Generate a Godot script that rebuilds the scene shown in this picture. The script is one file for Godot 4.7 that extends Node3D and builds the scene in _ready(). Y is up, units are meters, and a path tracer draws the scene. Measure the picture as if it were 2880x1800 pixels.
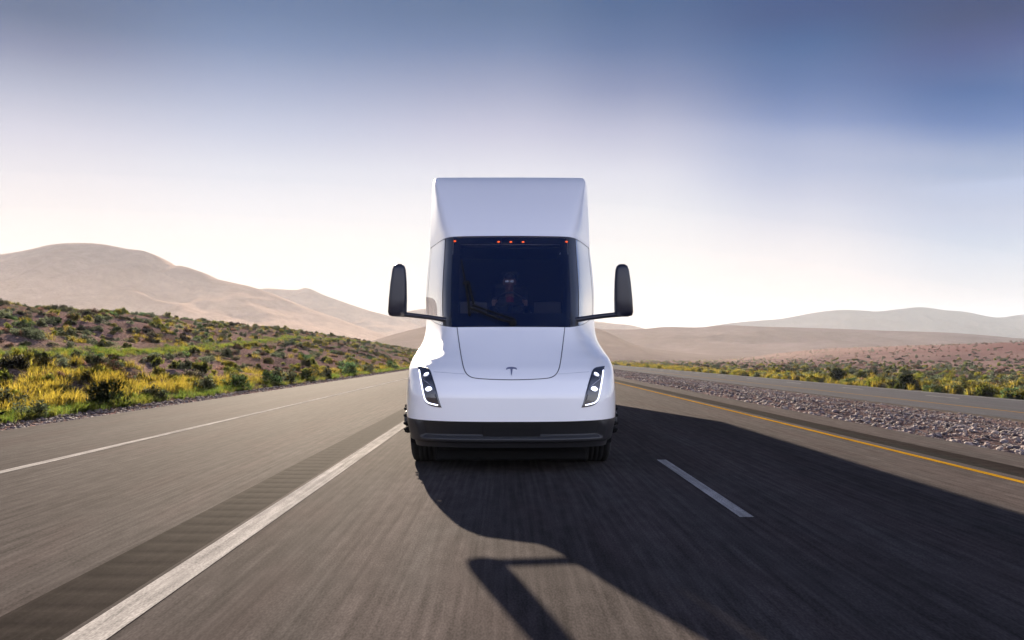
extends Node3D
# A white electric semi truck driving towards the camera on a desert highway at low sun. Units: metres, the road runs along z.

const EXPOSURE := 6.0
const TRUCK_AT := Vector3(0.06, 0.0, -9.0)
const TRAILER_AT := Vector3(0.06, 0.0, -14.5)

# the truck's shell, by height: nose, where the sides start, half width, squareness of the plan
const TY := [0.22, 0.40, 0.57, 0.80, 0.98, 1.09, 1.20, 1.32, 1.45, 1.59, 1.80, 2.10, 2.50, 2.85, 3.00, 3.30, 3.65, 3.95, 4.06, 4.10]
const TS := [0.16, 0.06, 0.00, 0.00, 0.07, 0.22, 0.46, 0.71, 0.96, 1.20, 1.43, 1.75, 2.20, 2.62, 2.82, 3.27, 3.86, 4.42, 4.68, 4.80]
const TF := [0.80, 0.95, 1.02, 1.10, 1.16, 1.22, 1.42, 1.95, 2.40, 2.70, 3.00, 3.20, 3.60, 4.00, 4.08, 4.32, 4.64, 4.92, 5.00, 5.02]
const TW := [1.08, 1.14, 1.17, 1.18, 1.18, 1.18, 1.17, 1.15, 1.135, 1.14, 1.165, 1.185, 1.195, 1.20, 1.205, 1.22, 1.235, 1.25, 1.245, 1.225]
const TN := [2.8, 3.0, 3.1, 3.1, 3.0, 2.9, 2.7, 2.5, 2.4, 2.4, 2.5, 2.6, 2.7, 2.8, 3.0, 3.4, 4.0, 5.0, 6.0, 6.0]
const TM := [0.0, 0.0, 0.0, 0.0, 0.0, 0.0, 0.0, 0.15, 0.45, 0.8, 1.0, 1.0, 1.0, 1.0, 1.0, 1.0, 1.0, 1.0, 1.0, 1.0]
const TE := [0.70, 0.70, 0.70, 0.70, 0.70, 0.70, 0.70, 0.70, 0.70, 0.70, 0.70, 0.70, 0.70, 0.73, 0.77, 0.83, 0.89, 0.94, 0.955, 0.955]
const REAR := 5.05

var M := {}
var counts := {}
var rng := RandomNumberGenerator.new()
var bumps := FastNoiseLite.new()
var patches := FastNoiseLite.new()
var shell_cache := {}


# ---------------------------------------------------------------- helpers
func mat(c: Color, rough: float, metal := 0.0) -> StandardMaterial3D:
	var m := StandardMaterial3D.new()
	m.albedo_color = c.linear_to_srgb()
	m.roughness = rough
	m.metallic = metal
	return m


func lin(r: float, g: float, b: float) -> Color:
	return Color(r, g, b)


func srgb(r: float, g: float, b: float) -> Color:
	return Color(r / 255.0, g / 255.0, b / 255.0).srgb_to_linear()


func numbered(called: String) -> String:
	var n: int = counts.get(called, 0)
	counts[called] = n + 1
	return called if n == 0 else "%s_%03d" % [called, n]


func tag(o: Node, label: String, category: String, group := "") -> Node:
	o.set_meta("label", label)
	o.set_meta("category", category)
	if group:
		o.set_meta("group", group)
	return o


func thing(called: String, label: String, category: String, at := Vector3.ZERO, group := "") -> Node3D:
	var o := Node3D.new()
	o.name = numbered(called)
	add_child(o, true)
	o.position = at
	tag(o, label, category, group)
	return o


func part(called: String, mesh: Mesh, m: Material, parent: Node, at := Vector3.ZERO) -> MeshInstance3D:
	var o := MeshInstance3D.new()
	o.name = called
	o.mesh = mesh
	o.material_override = null
	for i in mesh.get_surface_count():
		o.set_surface_override_material(i, m)
	o.position = at
	if parent == self:
		o.name = numbered(called)
	else:
		var k := 0
		var base := called
		while parent.has_node(NodePath(o.name)):
			k += 1
			o.name = "%s_%03d" % [base, k]
	parent.add_child(o, true)
	return o


func ground_part(called: String, mesh: Mesh, m: Material, parent: Node = self) -> MeshInstance3D:
	var o := part(called, mesh, m, parent)
	o.set_meta("kind", "structure")
	return o


# a grid of points (rows of equal length) as a smooth surface; colours optional
func grid(rows: Array, normals: Array = [], colours: Array = [], uvs: Array = [], outward := Vector3.UP) -> ArrayMesh:
	var v := PackedVector3Array()
	var nn := PackedVector3Array()
	var cc := PackedColorArray()
	var uu := PackedVector2Array()
	var idx := PackedInt32Array()
	var w: int = rows[0].size()
	for r in rows.size():
		v.append_array(PackedVector3Array(rows[r]))
		if normals:
			nn.append_array(PackedVector3Array(normals[r]))
		if colours:
			cc.append_array(PackedColorArray(colours[r]))
		if uvs:
			uu.append_array(PackedVector2Array(uvs[r]))
	for r in rows.size() - 1:
		for c in w - 1:
			var a := r * w + c
			idx.append_array(PackedInt32Array([a, a + 1, a + w, a + 1, a + w + 1, a + w]))
	# front faces run clockwise seen from outside
	var facing := 0.0
	for i in range(0, idx.size(), 3):
		var n := (v[idx[i + 2]] - v[idx[i]]).cross(v[idx[i + 1]] - v[idx[i]])
		facing += n.dot(nn[idx[i]] if normals else outward)
	if facing < 0.0:
		idx.reverse()
	if not normals:
		nn.resize(v.size())
		for i in range(0, idx.size(), 3):
			var n := (v[idx[i + 2]] - v[idx[i]]).cross(v[idx[i + 1]] - v[idx[i]])
			for k in 3:
				nn[idx[i + k]] += n
		for i in nn.size():
			nn[i] = nn[i].normalized() if nn[i].length_squared() > 0.0 else Vector3.UP
	var arr := []
	arr.resize(Mesh.ARRAY_MAX)
	arr[Mesh.ARRAY_VERTEX] = v
	arr[Mesh.ARRAY_NORMAL] = nn
	if cc.size():
		arr[Mesh.ARRAY_COLOR] = cc
	if uu.size():
		arr[Mesh.ARRAY_TEX_UV] = uu
	arr[Mesh.ARRAY_INDEX] = idx
	var m := ArrayMesh.new()
	m.add_surface_from_arrays(Mesh.PRIMITIVE_TRIANGLES, arr)
	return m


func tri(st: SurfaceTool, a: Vector3, b: Vector3, c: Vector3) -> void:
	st.add_vertex(a)
	st.add_vertex(b)
	st.add_vertex(c)


func quad(st: SurfaceTool, a: Vector3, b: Vector3, c: Vector3, d: Vector3) -> void:
	tri(st, a, b, c)
	tri(st, a, c, d)


func begin(smooth := true) -> SurfaceTool:
	var st := SurfaceTool.new()
	st.begin(Mesh.PRIMITIVE_TRIANGLES)
	st.set_smooth_group(0 if smooth else -1)
	return st


func done(st: SurfaceTool) -> ArrayMesh:
	st.index()
	st.generate_normals()
	return st.commit()


# a chamfered box
func box(st: SurfaceTool, c: Vector3, s: Vector3, r := 0.01, turn := Basis()) -> void:
	var h := s / 2.0
	r = minf(r, minf(h.x, minf(h.y, h.z)) * 0.9)
	var faces := [[Vector3.RIGHT, Vector3.UP, Vector3.BACK], [Vector3.UP, Vector3.BACK, Vector3.RIGHT], [Vector3.BACK, Vector3.RIGHT, Vector3.UP]]
	st.set_smooth_group(-1)
	for f in faces:
		for sg in [-1.0, 1.0]:
			var n: Vector3 = f[0] * sg
			var p := []
			for q in [[-1, -1], [1, -1], [1, 1], [-1, 1]]:
				var u: Vector3 = f[1] * q[0]
				var w: Vector3 = f[2] * q[1]
				p.append(c + turn * (n * h + u * (h - Vector3.ONE * r) + w * (h - Vector3.ONE * r)))
			if sg > 0:
				quad(st, p[3], p[2], p[1], p[0])
			else:
				quad(st, p[0], p[1], p[2], p[3])
	for k in 3:
		var a: Vector3 = [Vector3.RIGHT, Vector3.UP, Vector3.BACK][k]
		var b: Vector3 = [Vector3.UP, Vector3.BACK, Vector3.RIGHT][k]
		var e: Vector3 = [Vector3.BACK, Vector3.RIGHT, Vector3.UP][k]
		var i := h - Vector3.ONE * r
		for sa: float in [-1.0, 1.0]:
			for sb: float in [-1.0, 1.0]:
				var p1 := c + turn * (a * sa * h + b * sb * i + e * i)
				var p2 := c + turn * (a * sa * h + b * sb * i - e * i)
				var p3 := c + turn * (a * sa * i + b * sb * h - e * i)
				var p4 := c + turn * (a * sa * i + b * sb * h + e * i)
				if sa * sb > 0:
					quad(st, p4, p3, p2, p1)
				else:
					quad(st, p1, p2, p3, p4)
	for sx in [-1.0, 1.0]:
		for sy in [-1.0, 1.0]:
			for sz in [-1.0, 1.0]:
				var i := h - Vector3.ONE * r
				var s3 := Vector3(sx, sy, sz)
				var p1 := c + turn * (Vector3(h.x, i.y, i.z) * s3)
				var p2 := c + turn * (Vector3(i.x, h.y, i.z) * s3)
				var p3 := c + turn * (Vector3(i.x, i.y, h.z) * s3)
				if sx * sy * sz > 0:
					tri(st, p3, p2, p1)
				else:
					tri(st, p1, p2, p3)
	st.set_smooth_group(0)


# a profile of (radius, x) turned about the x axis
func lathe(st: SurfaceTool, prof: Array, seg: int, c := Vector3.ZERO) -> void:
	for k in seg:
		var a0 := TAU * k / seg
		var a1 := TAU * (k + 1) / seg
		for i in prof.size() - 1:
			var p: Vector2 = prof[i]
			var q: Vector2 = prof[i + 1]
			quad(st, c + Vector3(p.y, p.x * cos(a0), p.x * sin(a0)), c + Vector3(q.y, q.x * cos(a0), q.x * sin(a0)), c + Vector3(q.y, q.x * cos(a1), q.x * sin(a1)), c + Vector3(p.y, p.x * cos(a1), p.x * sin(a1)))


# a tube with a radius of its own at each point; flat < 1 squeezes it along `up`
func tube(st: SurfaceTool, pts: Array, radii: Array, seg := 8, up := Vector3.UP, flat := 1.0, closed := true) -> void:
	var rings := []
	for i in pts.size():
		var t: Vector3 = (pts[mini(i + 1, pts.size() - 1)] - pts[maxi(i - 1, 0)]).normalized()
		var side := t.cross(up).normalized()
		if side.length() < 0.5:
			side = t.cross(Vector3.RIGHT).normalized()
		var over := side.cross(t).normalized()
		var ring := []
		for k in seg:
			var a := TAU * k / seg
			ring.append(pts[i] + (side * cos(a) + over * sin(a) * flat) * radii[i])
		rings.append(ring)
	for i in rings.size() - 1:
		for k in seg:
			var k1 := (k + 1) % seg
			quad(st, rings[i][k], rings[i + 1][k], rings[i + 1][k1], rings[i][k1])
	if closed:
		for e in [0, rings.size() - 1]:
			for k in seg:
				tri(st, pts[e], rings[e][k], rings[e][(k + 1) % seg])


func smooth(pts: Array, times := 4) -> Array:
	var out := []
	for i in pts.size() - 1:
		var a = pts[maxi(i - 1, 0)]
		var d = pts[mini(i + 2, pts.size() - 1)]
		for k in times:
			out.append(pts[i].cubic_interpolate(pts[i + 1], a, d, float(k) / times))
	out.append(pts[-1])
	return out


func pchip(V: Array, x: float) -> float:
	x = clampf(x, TY[0], TY[-1])
	var i := 0
	while i < TY.size() - 2 and x > TY[i + 1]:
		i += 1
	var slope := func(k: int) -> float: return (V[k + 1] - V[k]) / (TY[k + 1] - TY[k])
	var at := func(k: int) -> float:
		if k == 0:
			return slope.call(0)
		if k == TY.size() - 1:
			return slope.call(k - 1)
		var a: float = slope.call(k - 1)
		var b: float = slope.call(k)
		return 0.0 if a * b <= 0.0 else 2.0 * a * b / (a + b)
	var h: float = TY[i + 1] - TY[i]
	var t: float = (x - TY[i]) / h
	var m0: float = at.call(i)
	var m1: float = at.call(i + 1)
	return (2 * t * t * t - 3 * t * t + 1) * V[i] + (t * t * t - 2 * t * t + t) * h * m0 + (3 * t * t - 2 * t * t * t) * V[i + 1] + (t * t * t - t * t) * h * m1


# nose, start of sides, half width, squareness at a height (kept per half millimetre)
func shape_at(y: float) -> Array:
	var key := roundi(y * 2000.0)
	if not shell_cache.has(key):
		var yy := key / 2000.0
		shell_cache[key] = [pchip(TS, yy), pchip(TF, yy), pchip(TW, yy), pchip(TN, yy), pchip(TM, yy), pchip(TE, yy)]
	return shell_cache[key]


# a nearly flat front that folds round at q0 into sides that flare slowly to the full width
func wedge(q: float, q0: float) -> float:
	var w := (1.0 - q0) * 0.16
	var base := w * log(1.0 + exp(-q0 / w))
	var full := w * log(1.0 + exp((1.0 - q0) / w)) - base
	return 0.12 * q * q + 0.88 * (w * log(1.0 + exp((q - q0) / w)) - base) / full


func depth_at(x: float, y: float) -> float:
	var a := shape_at(y)
	var q: float = minf(absf(x) / a[2], 0.9999)
	return a[0] + (a[1] - a[0]) * lerpf(1.0 - pow(1.0 - pow(q, a[3]), 1.0 / a[3]), wedge(q, a[5]), a[4])


# p -1..1 runs round the front, beyond that back along the straight sides
func shell(p: float, y: float) -> Vector3:
	var a := shape_at(y)
	var sg := signf(p)
	var q := absf(p)
	if q >= 1.0:
		return Vector3(sg * a[2], y, -lerpf(a[1], REAR, minf(q - 1.0, 1.0)))
	var c := cos(q * PI / 2.0)
	var s := sin(q * PI / 2.0)
	var r := pow(pow(c, a[3]) + pow(s, a[3]), -1.0 / a[3])
	return Vector3(sg * a[2] * r * s, y, -(a[0] + (a[1] - a[0]) * lerpf(1.0 - r * c, wedge(r * s, a[5]), a[4])))


func shell_normal(p: float, y: float) -> Vector3:
	var e := 0.004
	var y0 := maxf(y - e, TY[0])
	var y1 := minf(y + e, TY[-1])
	var du := shell(p + 0.006, y) - shell(p - 0.006, y)
	var dv := shell(p, y1) - shell(p, y0)
	var n := du.cross(dv)
	return n.normalized() if n.length_squared() > 1e-12 else Vector3(signf(p), 0, 0)


# a point on the front of the shell by x and height, moved out by off
func on(x: float, y: float, off := 0.0) -> Vector3:
	var e := 0.003
	var a := Vector3(x, y, -depth_at(x, y))
	var dx := Vector3(2 * e, 0, -(depth_at(x + e, y) - depth_at(x - e, y)))
	var dy := Vector3(0, 2 * e, -(depth_at(x, y + e) - depth_at(x, y - e)))
	return a + dx.cross(dy).normalized() * off


# a shell patch: columns p0..p1, each column from low(p) to high(p)
func shell_patch(ps: Array, low: Callable, high: Callable, n: int, push = null) -> ArrayMesh:
	var rows := []
	var normals := []
	for j in n + 1:
		var r := PackedVector3Array()
		var nr := PackedVector3Array()
		for p in ps:
			var y := lerpf(low.call(p), high.call(p), float(j) / n)
			var nn := shell_normal(p, y)
			var v := shell(p, y)
			if push != null:
				v += nn * float(push.call(p, v))
			r.append(v)
			nr.append(nn)
		rows.append(r)
		normals.append(nr)
	return grid(rows, [] if push != null else normals, [], [], normals[n / 2][ps.size() / 2])


# a patch over the front between two outlines of (x, y), standing off the shell, with its rim turned in
func front_patch(left: Array, right: Array, n: int, off: float, rim := 0.012) -> ArrayMesh:
	var rows := []
	for i in left.size():
		var r := PackedVector3Array()
		var a: Vector2 = left[i]
		var b: Vector2 = right[i]
		r.append(on(a.x, a.y, off - rim))
		for k in n + 1:
			var q := a.lerp(b, float(k) / n)
			r.append(on(q.x, q.y, off))
		r.append(on(b.x, b.y, off - rim))
		rows.append(r)
	return grid(rows, [], [], [], Vector3(0, 0.2, 1))


# a thin strip along a line of (x, y) on the front
func front_line(line: Array, width: float, off: float) -> ArrayMesh:
	var st := begin()
	var pts := []
	var rad := []
	for q in line:
		pts.append(on(q.x, q.y, off))
		rad.append(width / 2.0)
	tube(st, pts, rad, 8, Vector3.BACK, 0.5)
	return done(st)


func flip(line: Array) -> Array:
	var out := []
	for q in line:
		out.append(Vector2(-q.x, q.y))
	return out


# ---------------------------------------------------------------- sky
func ramp(table: Array, at: float) -> Color:
	for i in table.size() - 1:
		if at <= table[i + 1][0]:
			var t: float = clampf((at - table[i][0]) / (table[i + 1][0] - table[i][0]), 0.0, 1.0)
			return table[i][1].lerp(table[i + 1][1], t)
	return table[-1][1]


func make_sky() -> ImageTexture:
	var w := 1536
	var h := 768
	# colours by height above the horizon, at directions round from straight ahead; deeper blue away from the sun
	var rises := [4.2, 6.7, 9.4, 12.1, 14.7, 17.3, 19.9, 21.8]
	var looks := [
		[-66.0, [[226, 226, 230], [218, 224, 236], [198, 208, 230], [165, 182, 214], [125, 148, 195], [92, 120, 170], [64, 97, 146], [50, 84, 128]]],
		[-29.0, [[255, 250, 243], [254, 250, 246], [252, 246, 245], [244, 239, 243], [224, 222, 234], [190, 193, 212], [148, 154, 180], [118, 130, 158]]],
		[-16.0, [[255, 251, 244], [255, 252, 248], [250, 248, 251], [238, 238, 246], [210, 214, 232], [178, 186, 212], [138, 154, 187], [118, 137, 172]]],
		[0.0, [[255, 251, 246], [255, 252, 250], [250, 248, 250], [236, 235, 244], [208, 208, 227], [170, 176, 203], [128, 144, 179], [108, 128, 163]]],
		[8.5, [[255, 250, 246], [252, 249, 248], [246, 245, 248], [230, 230, 241], [196, 198, 220], [150, 159, 191], [110, 129, 168], [92, 115, 155]]],
		[19.0, [[248, 240, 238], [244, 240, 242], [225, 226, 238], [190, 198, 224], [155, 169, 207], [115, 136, 180], [86, 114, 160], [68, 98, 143]]],
		[29.0, [[226, 226, 230], [218, 224, 236], [198, 208, 230], [165, 182, 214], [125, 148, 195], [92, 120, 170], [64, 97, 146], [50, 84, 128]]]]
	var deep := [[28.0, [48, 76, 126]], [36.0, [36, 62, 112]], [55.0, [26, 46, 98]], [90.0, [18, 34, 86]]]
	var tabs := []
	for q in looks:
		var table := []
		for i in rises.size():
			var c := srgb(q[1][i][0], q[1][i][1], q[1][i][2])
			var air := AIR * (0.45 + 0.55 * smoothstep(26.0, 8.0, rises[i]))
			var up := rad_to_deg(atan(tan(deg_to_rad(rises[i])) * cos(deg_to_rad(minf(absf(q[0]), 29.0)))))
			table.append([up, Color(maxf(c.r - air.r, 0.015), maxf(c.g - air.g, 0.04), maxf(c.b - air.b, 0.11))])
		table.push_front([-5.0, table[0][1]])
		for e in deep:
			table.append([e[0], srgb(e[1][0], e[1][1], e[1][2])])
		var tab := []
		for i in 1021:
			tab.append(ramp(table, i * 0.1 - 5.0))
		tabs.append(tab)
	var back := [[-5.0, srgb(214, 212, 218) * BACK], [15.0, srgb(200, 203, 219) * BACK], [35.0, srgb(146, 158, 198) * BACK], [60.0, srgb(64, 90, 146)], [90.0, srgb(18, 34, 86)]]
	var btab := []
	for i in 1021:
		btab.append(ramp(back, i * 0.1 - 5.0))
	var wisps := FastNoiseLite.new()
	wisps.seed = 5
	wisps.frequency = 1.0
	wisps.fractal_octaves = 5
	var data := PackedFloat32Array()
	data.resize(w * h * 3)
	var first := PackedInt32Array()
	var share := PackedFloat32Array()
	var turn := PackedFloat32Array()
	for i in w:
		var az := clampf(wrapf(360.0 * (i + 0.5) / w, -180.0, 180.0), -66.0, 28.99)
		var n := 0
		while n < 5 and az > looks[n + 1][0]:
			n += 1
		first.append(n)
		share.append(smoothstep(looks[n][0], looks[n + 1][0], az))
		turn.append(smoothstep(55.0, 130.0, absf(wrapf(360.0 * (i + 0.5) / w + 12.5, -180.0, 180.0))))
	var o := 0
	for j in h:
		var el := 90.0 - 180.0 * (j + 0.5) / h
		var e := deg_to_rad(el)
		var at := roundi((clampf(el, -5.0, 90.0) + 5.0) * 10.0)
		for i in w:
			var c: Color = tabs[first[i]][at].lerp(tabs[first[i] + 1][at], share[i])
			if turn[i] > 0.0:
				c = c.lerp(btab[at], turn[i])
			if el > 1.5 and el < 60.0:
				var az := TAU * (i + 0.5) / w
				var s := 1.0 / (sin(e) + 0.12)
				var n := wisps.get_noise_3d(sin(az) * s * 0.22, -cos(az) * s * 1.0, 3.0)
				var f := clampf((n + 0.02) * 1.5, 0.0, 1.0) * smoothstep(1.5, 7.0, el) * smoothstep(20.0, 12.0, el) * 0.42 * smoothstep(-20.0, 15.0, rad_to_deg(wrapf(az, -PI, PI)))
				c = c.lerp(Color(maxf(c.r, 0.55), maxf(c.g, 0.56), maxf(c.b, 0.68)), f)
			data[o] = c.r / EXPOSURE
			data[o + 1] = c.g / EXPOSURE
			data[o + 2] = c.b / EXPOSURE
			o += 3
	return ImageTexture.create_from_image(Image.create_from_data(w, h, false, Image.FORMAT_RGBF, data.to_byte_array()))


const AIR := Color(0.115, 0.12, 0.115)
const BACK := 2.85  # sky behind the camera brightened as fill light for the truck's front


# ---------------------------------------------------------------- textures
func grey_image(n: int, f: Callable) -> ImageTexture:
	var b := PackedByteArray()
	b.resize(n * n)
	for j in n:
		for i in n:
			b[j * n + i] = clampi(int(f.call(i, j)), 0, 255)
	return ImageTexture.create_from_image(Image.create_from_data(n, n, false, Image.FORMAT_L8, b))


func seamless(n: int, freq: float, seed_: int, octaves := 4) -> PackedByteArray:
	var f := FastNoiseLite.new()
	f.seed = seed_
	f.frequency = freq
	f.fractal_octaves = octaves
	var im := f.get_seamless_image(n, n)
	im.convert(Image.FORMAT_L8)
	return im.get_data()


func make_materials() -> void:
	var n := 1024
	var fine := seamless(n, 0.22, 1, 2)
	var mid := seamless(n, 0.02, 2, 4)
	var wear := FastNoiseLite.new()
	wear.seed = 3
	wear.frequency = 0.05
	wear.fractal_octaves = 4
	var lines := wear.get_seamless_image(n, 64)
	lines.convert(Image.FORMAT_L8)
	lines.resize(n, n, Image.INTERPOLATE_CUBIC)
	var streak := lines.get_data()
	var tarmac := grey_image(n, func(i, j): return 188.0 + (fine[j * n + i] - 128) * 0.26 + (mid[j * n + i] - 128) * 0.14 + (streak[j * n + i] - 128) * 0.22)
	var pits := grey_image(n, func(i, j): return fine[j * n + i])
	var soil := grey_image(n, func(i, j): return 176.0 + (mid[j * n + i] - 128) * 0.55 + (fine[j * n + i] - 128) * 0.3)
	var clods := seamless(512, 0.03, 9, 5)
	var rough_soil := grey_image(512, func(i, j): return clods[j * 512 + i])

	M.asphalt = mat(lin(1, 1, 1), 0.9)
	M.asphalt.albedo_texture = tarmac
	M.asphalt.vertex_color_use_as_albedo = true
	M.asphalt.heightmap_enabled = true
	M.asphalt.heightmap_texture = pits
	M.asphalt.heightmap_scale = 0.04
	M.asphalt.metallic_specular = 0.036
	M.soil = mat(lin(1, 1, 1), 0.95)
	M.soil.albedo_texture = soil
	M.soil.vertex_color_use_as_albedo = true
	M.soil.heightmap_enabled = true
	M.soil.heightmap_texture = rough_soil
	M.soil.heightmap_scale = 6.0
	M.soil.specular_mode = BaseMaterial3D.SPECULAR_DISABLED
	M.hill = mat(lin(1, 1, 1), 1.0)
	M.hill.vertex_color_use_as_albedo = true
	var scrub := seamless(512, 0.16, 17, 3)
	M.hill.albedo_texture = grey_image(512, func(i, j): return 232.0 - 38.0 * smoothstep(140.0, 175.0, float(scrub[j * 512 + i])) + (clods[j * 512 + i] - 128) * 0.28)
	M.hill.uv1_triplanar = true
	M.hill.uv1_world_triplanar = true
	M.hill.uv1_scale = Vector3.ONE / 230.0
	M.hill.specular_mode = BaseMaterial3D.SPECULAR_DISABLED
	M.white_line = mat(lin(0.44, 0.43, 0.42), 0.9)
	M.white_line.albedo_texture = tarmac
	M.yellow_line = mat(lin(0.36, 0.20, 0.02), 0.9)
	M.yellow_line.albedo_texture = tarmac
	for k in ["white_line", "yellow_line"]:
		M[k].specular_mode = BaseMaterial3D.SPECULAR_DISABLED
	M.edge = mat(lin(0.05, 0.045, 0.045), 1.0)
	M.edge.specular_mode = BaseMaterial3D.SPECULAR_DISABLED
	M.paint = mat(lin(0.84, 0.84, 0.85), 0.38)
	M.paint.clearcoat_enabled = true
	M.paint.clearcoat = 1.0
	M.paint.clearcoat_roughness = 0.04
	M.trailer_skin = mat(lin(0.78, 0.78, 0.79), 0.4)
	M.seam = mat(lin(0.03, 0.03, 0.04), 0.6)
	M.soft_seam = mat(lin(0.38, 0.39, 0.45), 0.5)
	M.plastic = mat(lin(0.018, 0.018, 0.021), 0.45)
	M.plastic_dark = mat(lin(0.006, 0.006, 0.007), 0.9)
	M.plastic_dark.metallic_specular = 0.3
	M.gloss_black = mat(lin(0.008, 0.009, 0.014), 0.08)
	M.gloss_black.clearcoat_enabled = true
	M.gloss_black.clearcoat = 1.0
	M.gloss_black.metallic_specular = 0.7
	M.side_glass = mat(lin(0.42, 0.43, 0.43), 0.03, 0.55)
	M.side_glass.clearcoat_enabled = true
	M.side_glass.clearcoat = 1.0
	M.side_glass.clearcoat_roughness = 0.02
	M.side_glass.metallic_specular = 0.8
	M.glass = mat(lin(0.004, 0.011, 0.040), 0.02)
	M.glass.transparency = BaseMaterial3D.TRANSPARENCY_ALPHA
	M.glass.albedo_color.a = 0.62
	M.mirror_shell = mat(lin(0.010, 0.011, 0.022), 0.28)
	M.rubber = mat(lin(0.009, 0.009, 0.010), 0.9)
	M.panel = mat(lin(0.010, 0.010, 0.012), 0.55)
	M.steel = mat(lin(0.55, 0.55, 0.56), 0.35, 1.0)
	M.dark_metal = mat(lin(0.06, 0.06, 0.065), 0.5, 0.6)
	M.chrome = mat(lin(0.45, 0.46, 0.5), 0.25, 0.9)
	M.badge = mat(lin(0.20, 0.215, 0.31), 0.35, 0.3)
	M.lining = mat(lin(0.02, 0.02, 0.024), 0.9)
	M.seat_cloth = mat(lin(0.03, 0.03, 0.034), 0.9)
	M.screen = mat(lin(0.01, 0.012, 0.02), 0.15)
	M.led = mat(lin(0.9, 0.9, 1.0), 0.3)
	M.led.emission_enabled = true
	M.led.emission = Color(0.88, 0.9, 1.0)
	M.led.emission_energy_multiplier = 0.55
	M.amber = mat(lin(0.7, 0.16, 0.02), 0.3)
	M.amber.emission_enabled = true
	M.amber.emission = Color(1.0, 0.30, 0.03)
	M.amber.emission_energy_multiplier = 0.22
	M.mirror = mat(lin(0.8, 0.8, 0.82), 0.02, 1.0)
	M.leaf = mat(lin(1, 1, 1), 0.8)
	M.leaf.vertex_color_use_as_albedo = true
	M.leaf.backlight_enabled = true
	M.leaf.backlight = Color(0.5, 0.5, 0.5)
	M.leaf.metallic_specular = 0.2
	M.bark = mat(lin(0.07, 0.05, 0.04), 0.95)
	M.stone = mat(lin(1, 1, 1), 0.9)
	M.stone.vertex_color_use_as_albedo = true
	M.skin = mat(lin(0.42, 0.25, 0.19), 0.55)
	M.skin.vertex_color_use_as_albedo = true
	M.skin.albedo_color = Color.WHITE
	M.hair = mat(lin(0.02, 0.015, 0.012), 0.7)


# ---------------------------------------------------------------- the ground
# height of the land at x and distance d in front of the camera
func ground(x: float, d: float) -> float:
	var y := -0.07
	if x < -9.0:
		var t := smoothstep(-9.0, -37.0, x)
		var far := 1.0 - 0.42 * smoothstep(140.0, 360.0, d) - 0.5 * smoothstep(360.0, 700.0, d)
		var high := lerpf(4.9, 5.6, smoothstep(40.0, 130.0, d)) * far
		t = lerpf(t, clampf((-9.0 - x) / 28.0, 0.0, 1.0), 0.5)
		y += high * t * (1.0 - 0.8 * smoothstep(-90.0, -420.0, x))
		var bench := clampf(1.0 - absf(x - track(d)) / 3.0, 0.0, 1.0)
		y += (bumps.get_noise_2d(x * 2.2, d * 2.2) * 0.55 + bumps.get_noise_2d(x * 9.0, d * 9.0) * 0.16) * smoothstep(-9.2, -13.0, x) * (1.0 - 0.8 * bench)
	elif x > 6.5:
		y = lerpf(-0.07, -1.07, smoothstep(6.4, 17.6, x))
		if x < 17.9:
			y += (bumps.get_noise_2d(x * 9.0, d * 9.0) * 0.10 + bumps.get_noise_2d(x * 3.0, d * 3.0) * 0.14) * smoothstep(6.6, 7.6, x) * smoothstep(17.9, 17.0, x)
		if x > 26.6:
			y += bumps.get_noise_2d(x * 1.6, d * 1.6) * 0.5 * smoothstep(27.0, 36.0, x)
			y += 7.0 * smoothstep(40.0, 150.0, x - 0.12 * d) * smoothstep(90.0, 265.0, d) * (1.0 - 0.85 * smoothstep(500.0, 1100.0, x))
	return y


# where the grassy track climbs the left slope
func track(d: float) -> float:
	return lerpf(-17.5, -27.0, smoothstep(25.0, 125.0, d)) - maxf(0.0, d - 125.0) * 0.03


func soil_colour(x: float, d: float) -> Color:
	var p := patches.get_noise_2d(x, d)
	var c := lin(0.30, 0.205, 0.19).lerp(lin(0.20, 0.13, 0.13), clampf(p * 1.6 + 0.5, 0.0, 1.0))
	if x < -9.0:
		var dry := clampf(patches.get_noise_2d(x * 3.0 + 90.0, d * 3.0) * 1.6 + 0.35, 0.0, 1.0)
		c = c.lerp(lin(0.14, 0.125, 0.035), dry * 0.3)
		c = c.lerp(lin(0.16, 0.11, 0.03), smoothstep(-14.0, -9.5, x) * 0.35)
		c = c.lerp(lin(0.09, 0.12, 0.025), clampf(1.3 - absf(x - track(d)) / 0.9, 0.0, 1.0) * 0.75)
		c = c.lerp(lin(0.13, 0.15, 0.04), smoothstep(110.0, 220.0, d) * 0.5 * smoothstep(-60.0, -20.0, x))
		if x > -9.6:
			c = lin(0.06, 0.048, 0.05)
	elif x > 6.0 and x < 18.2:
		c = lin(0.19, 0.14, 0.14).lerp(lin(0.12, 0.088, 0.09), clampf(patches.get_noise_2d(x * 9.0, d * 9.0) * 1.5 + 0.4, 0.0, 1.0))
	elif x >= 18.2:
		c = c.lerp(lin(0.17, 0.16, 0.06), clampf(1.0 - (x - 26.0) / 26.0, 0.0, 1.0) * 0.6)
		c = c.lerp(lin(0.24, 0.145, 0.14), smoothstep(1.0, 3.0, ground(x, d)))
	return c


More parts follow.
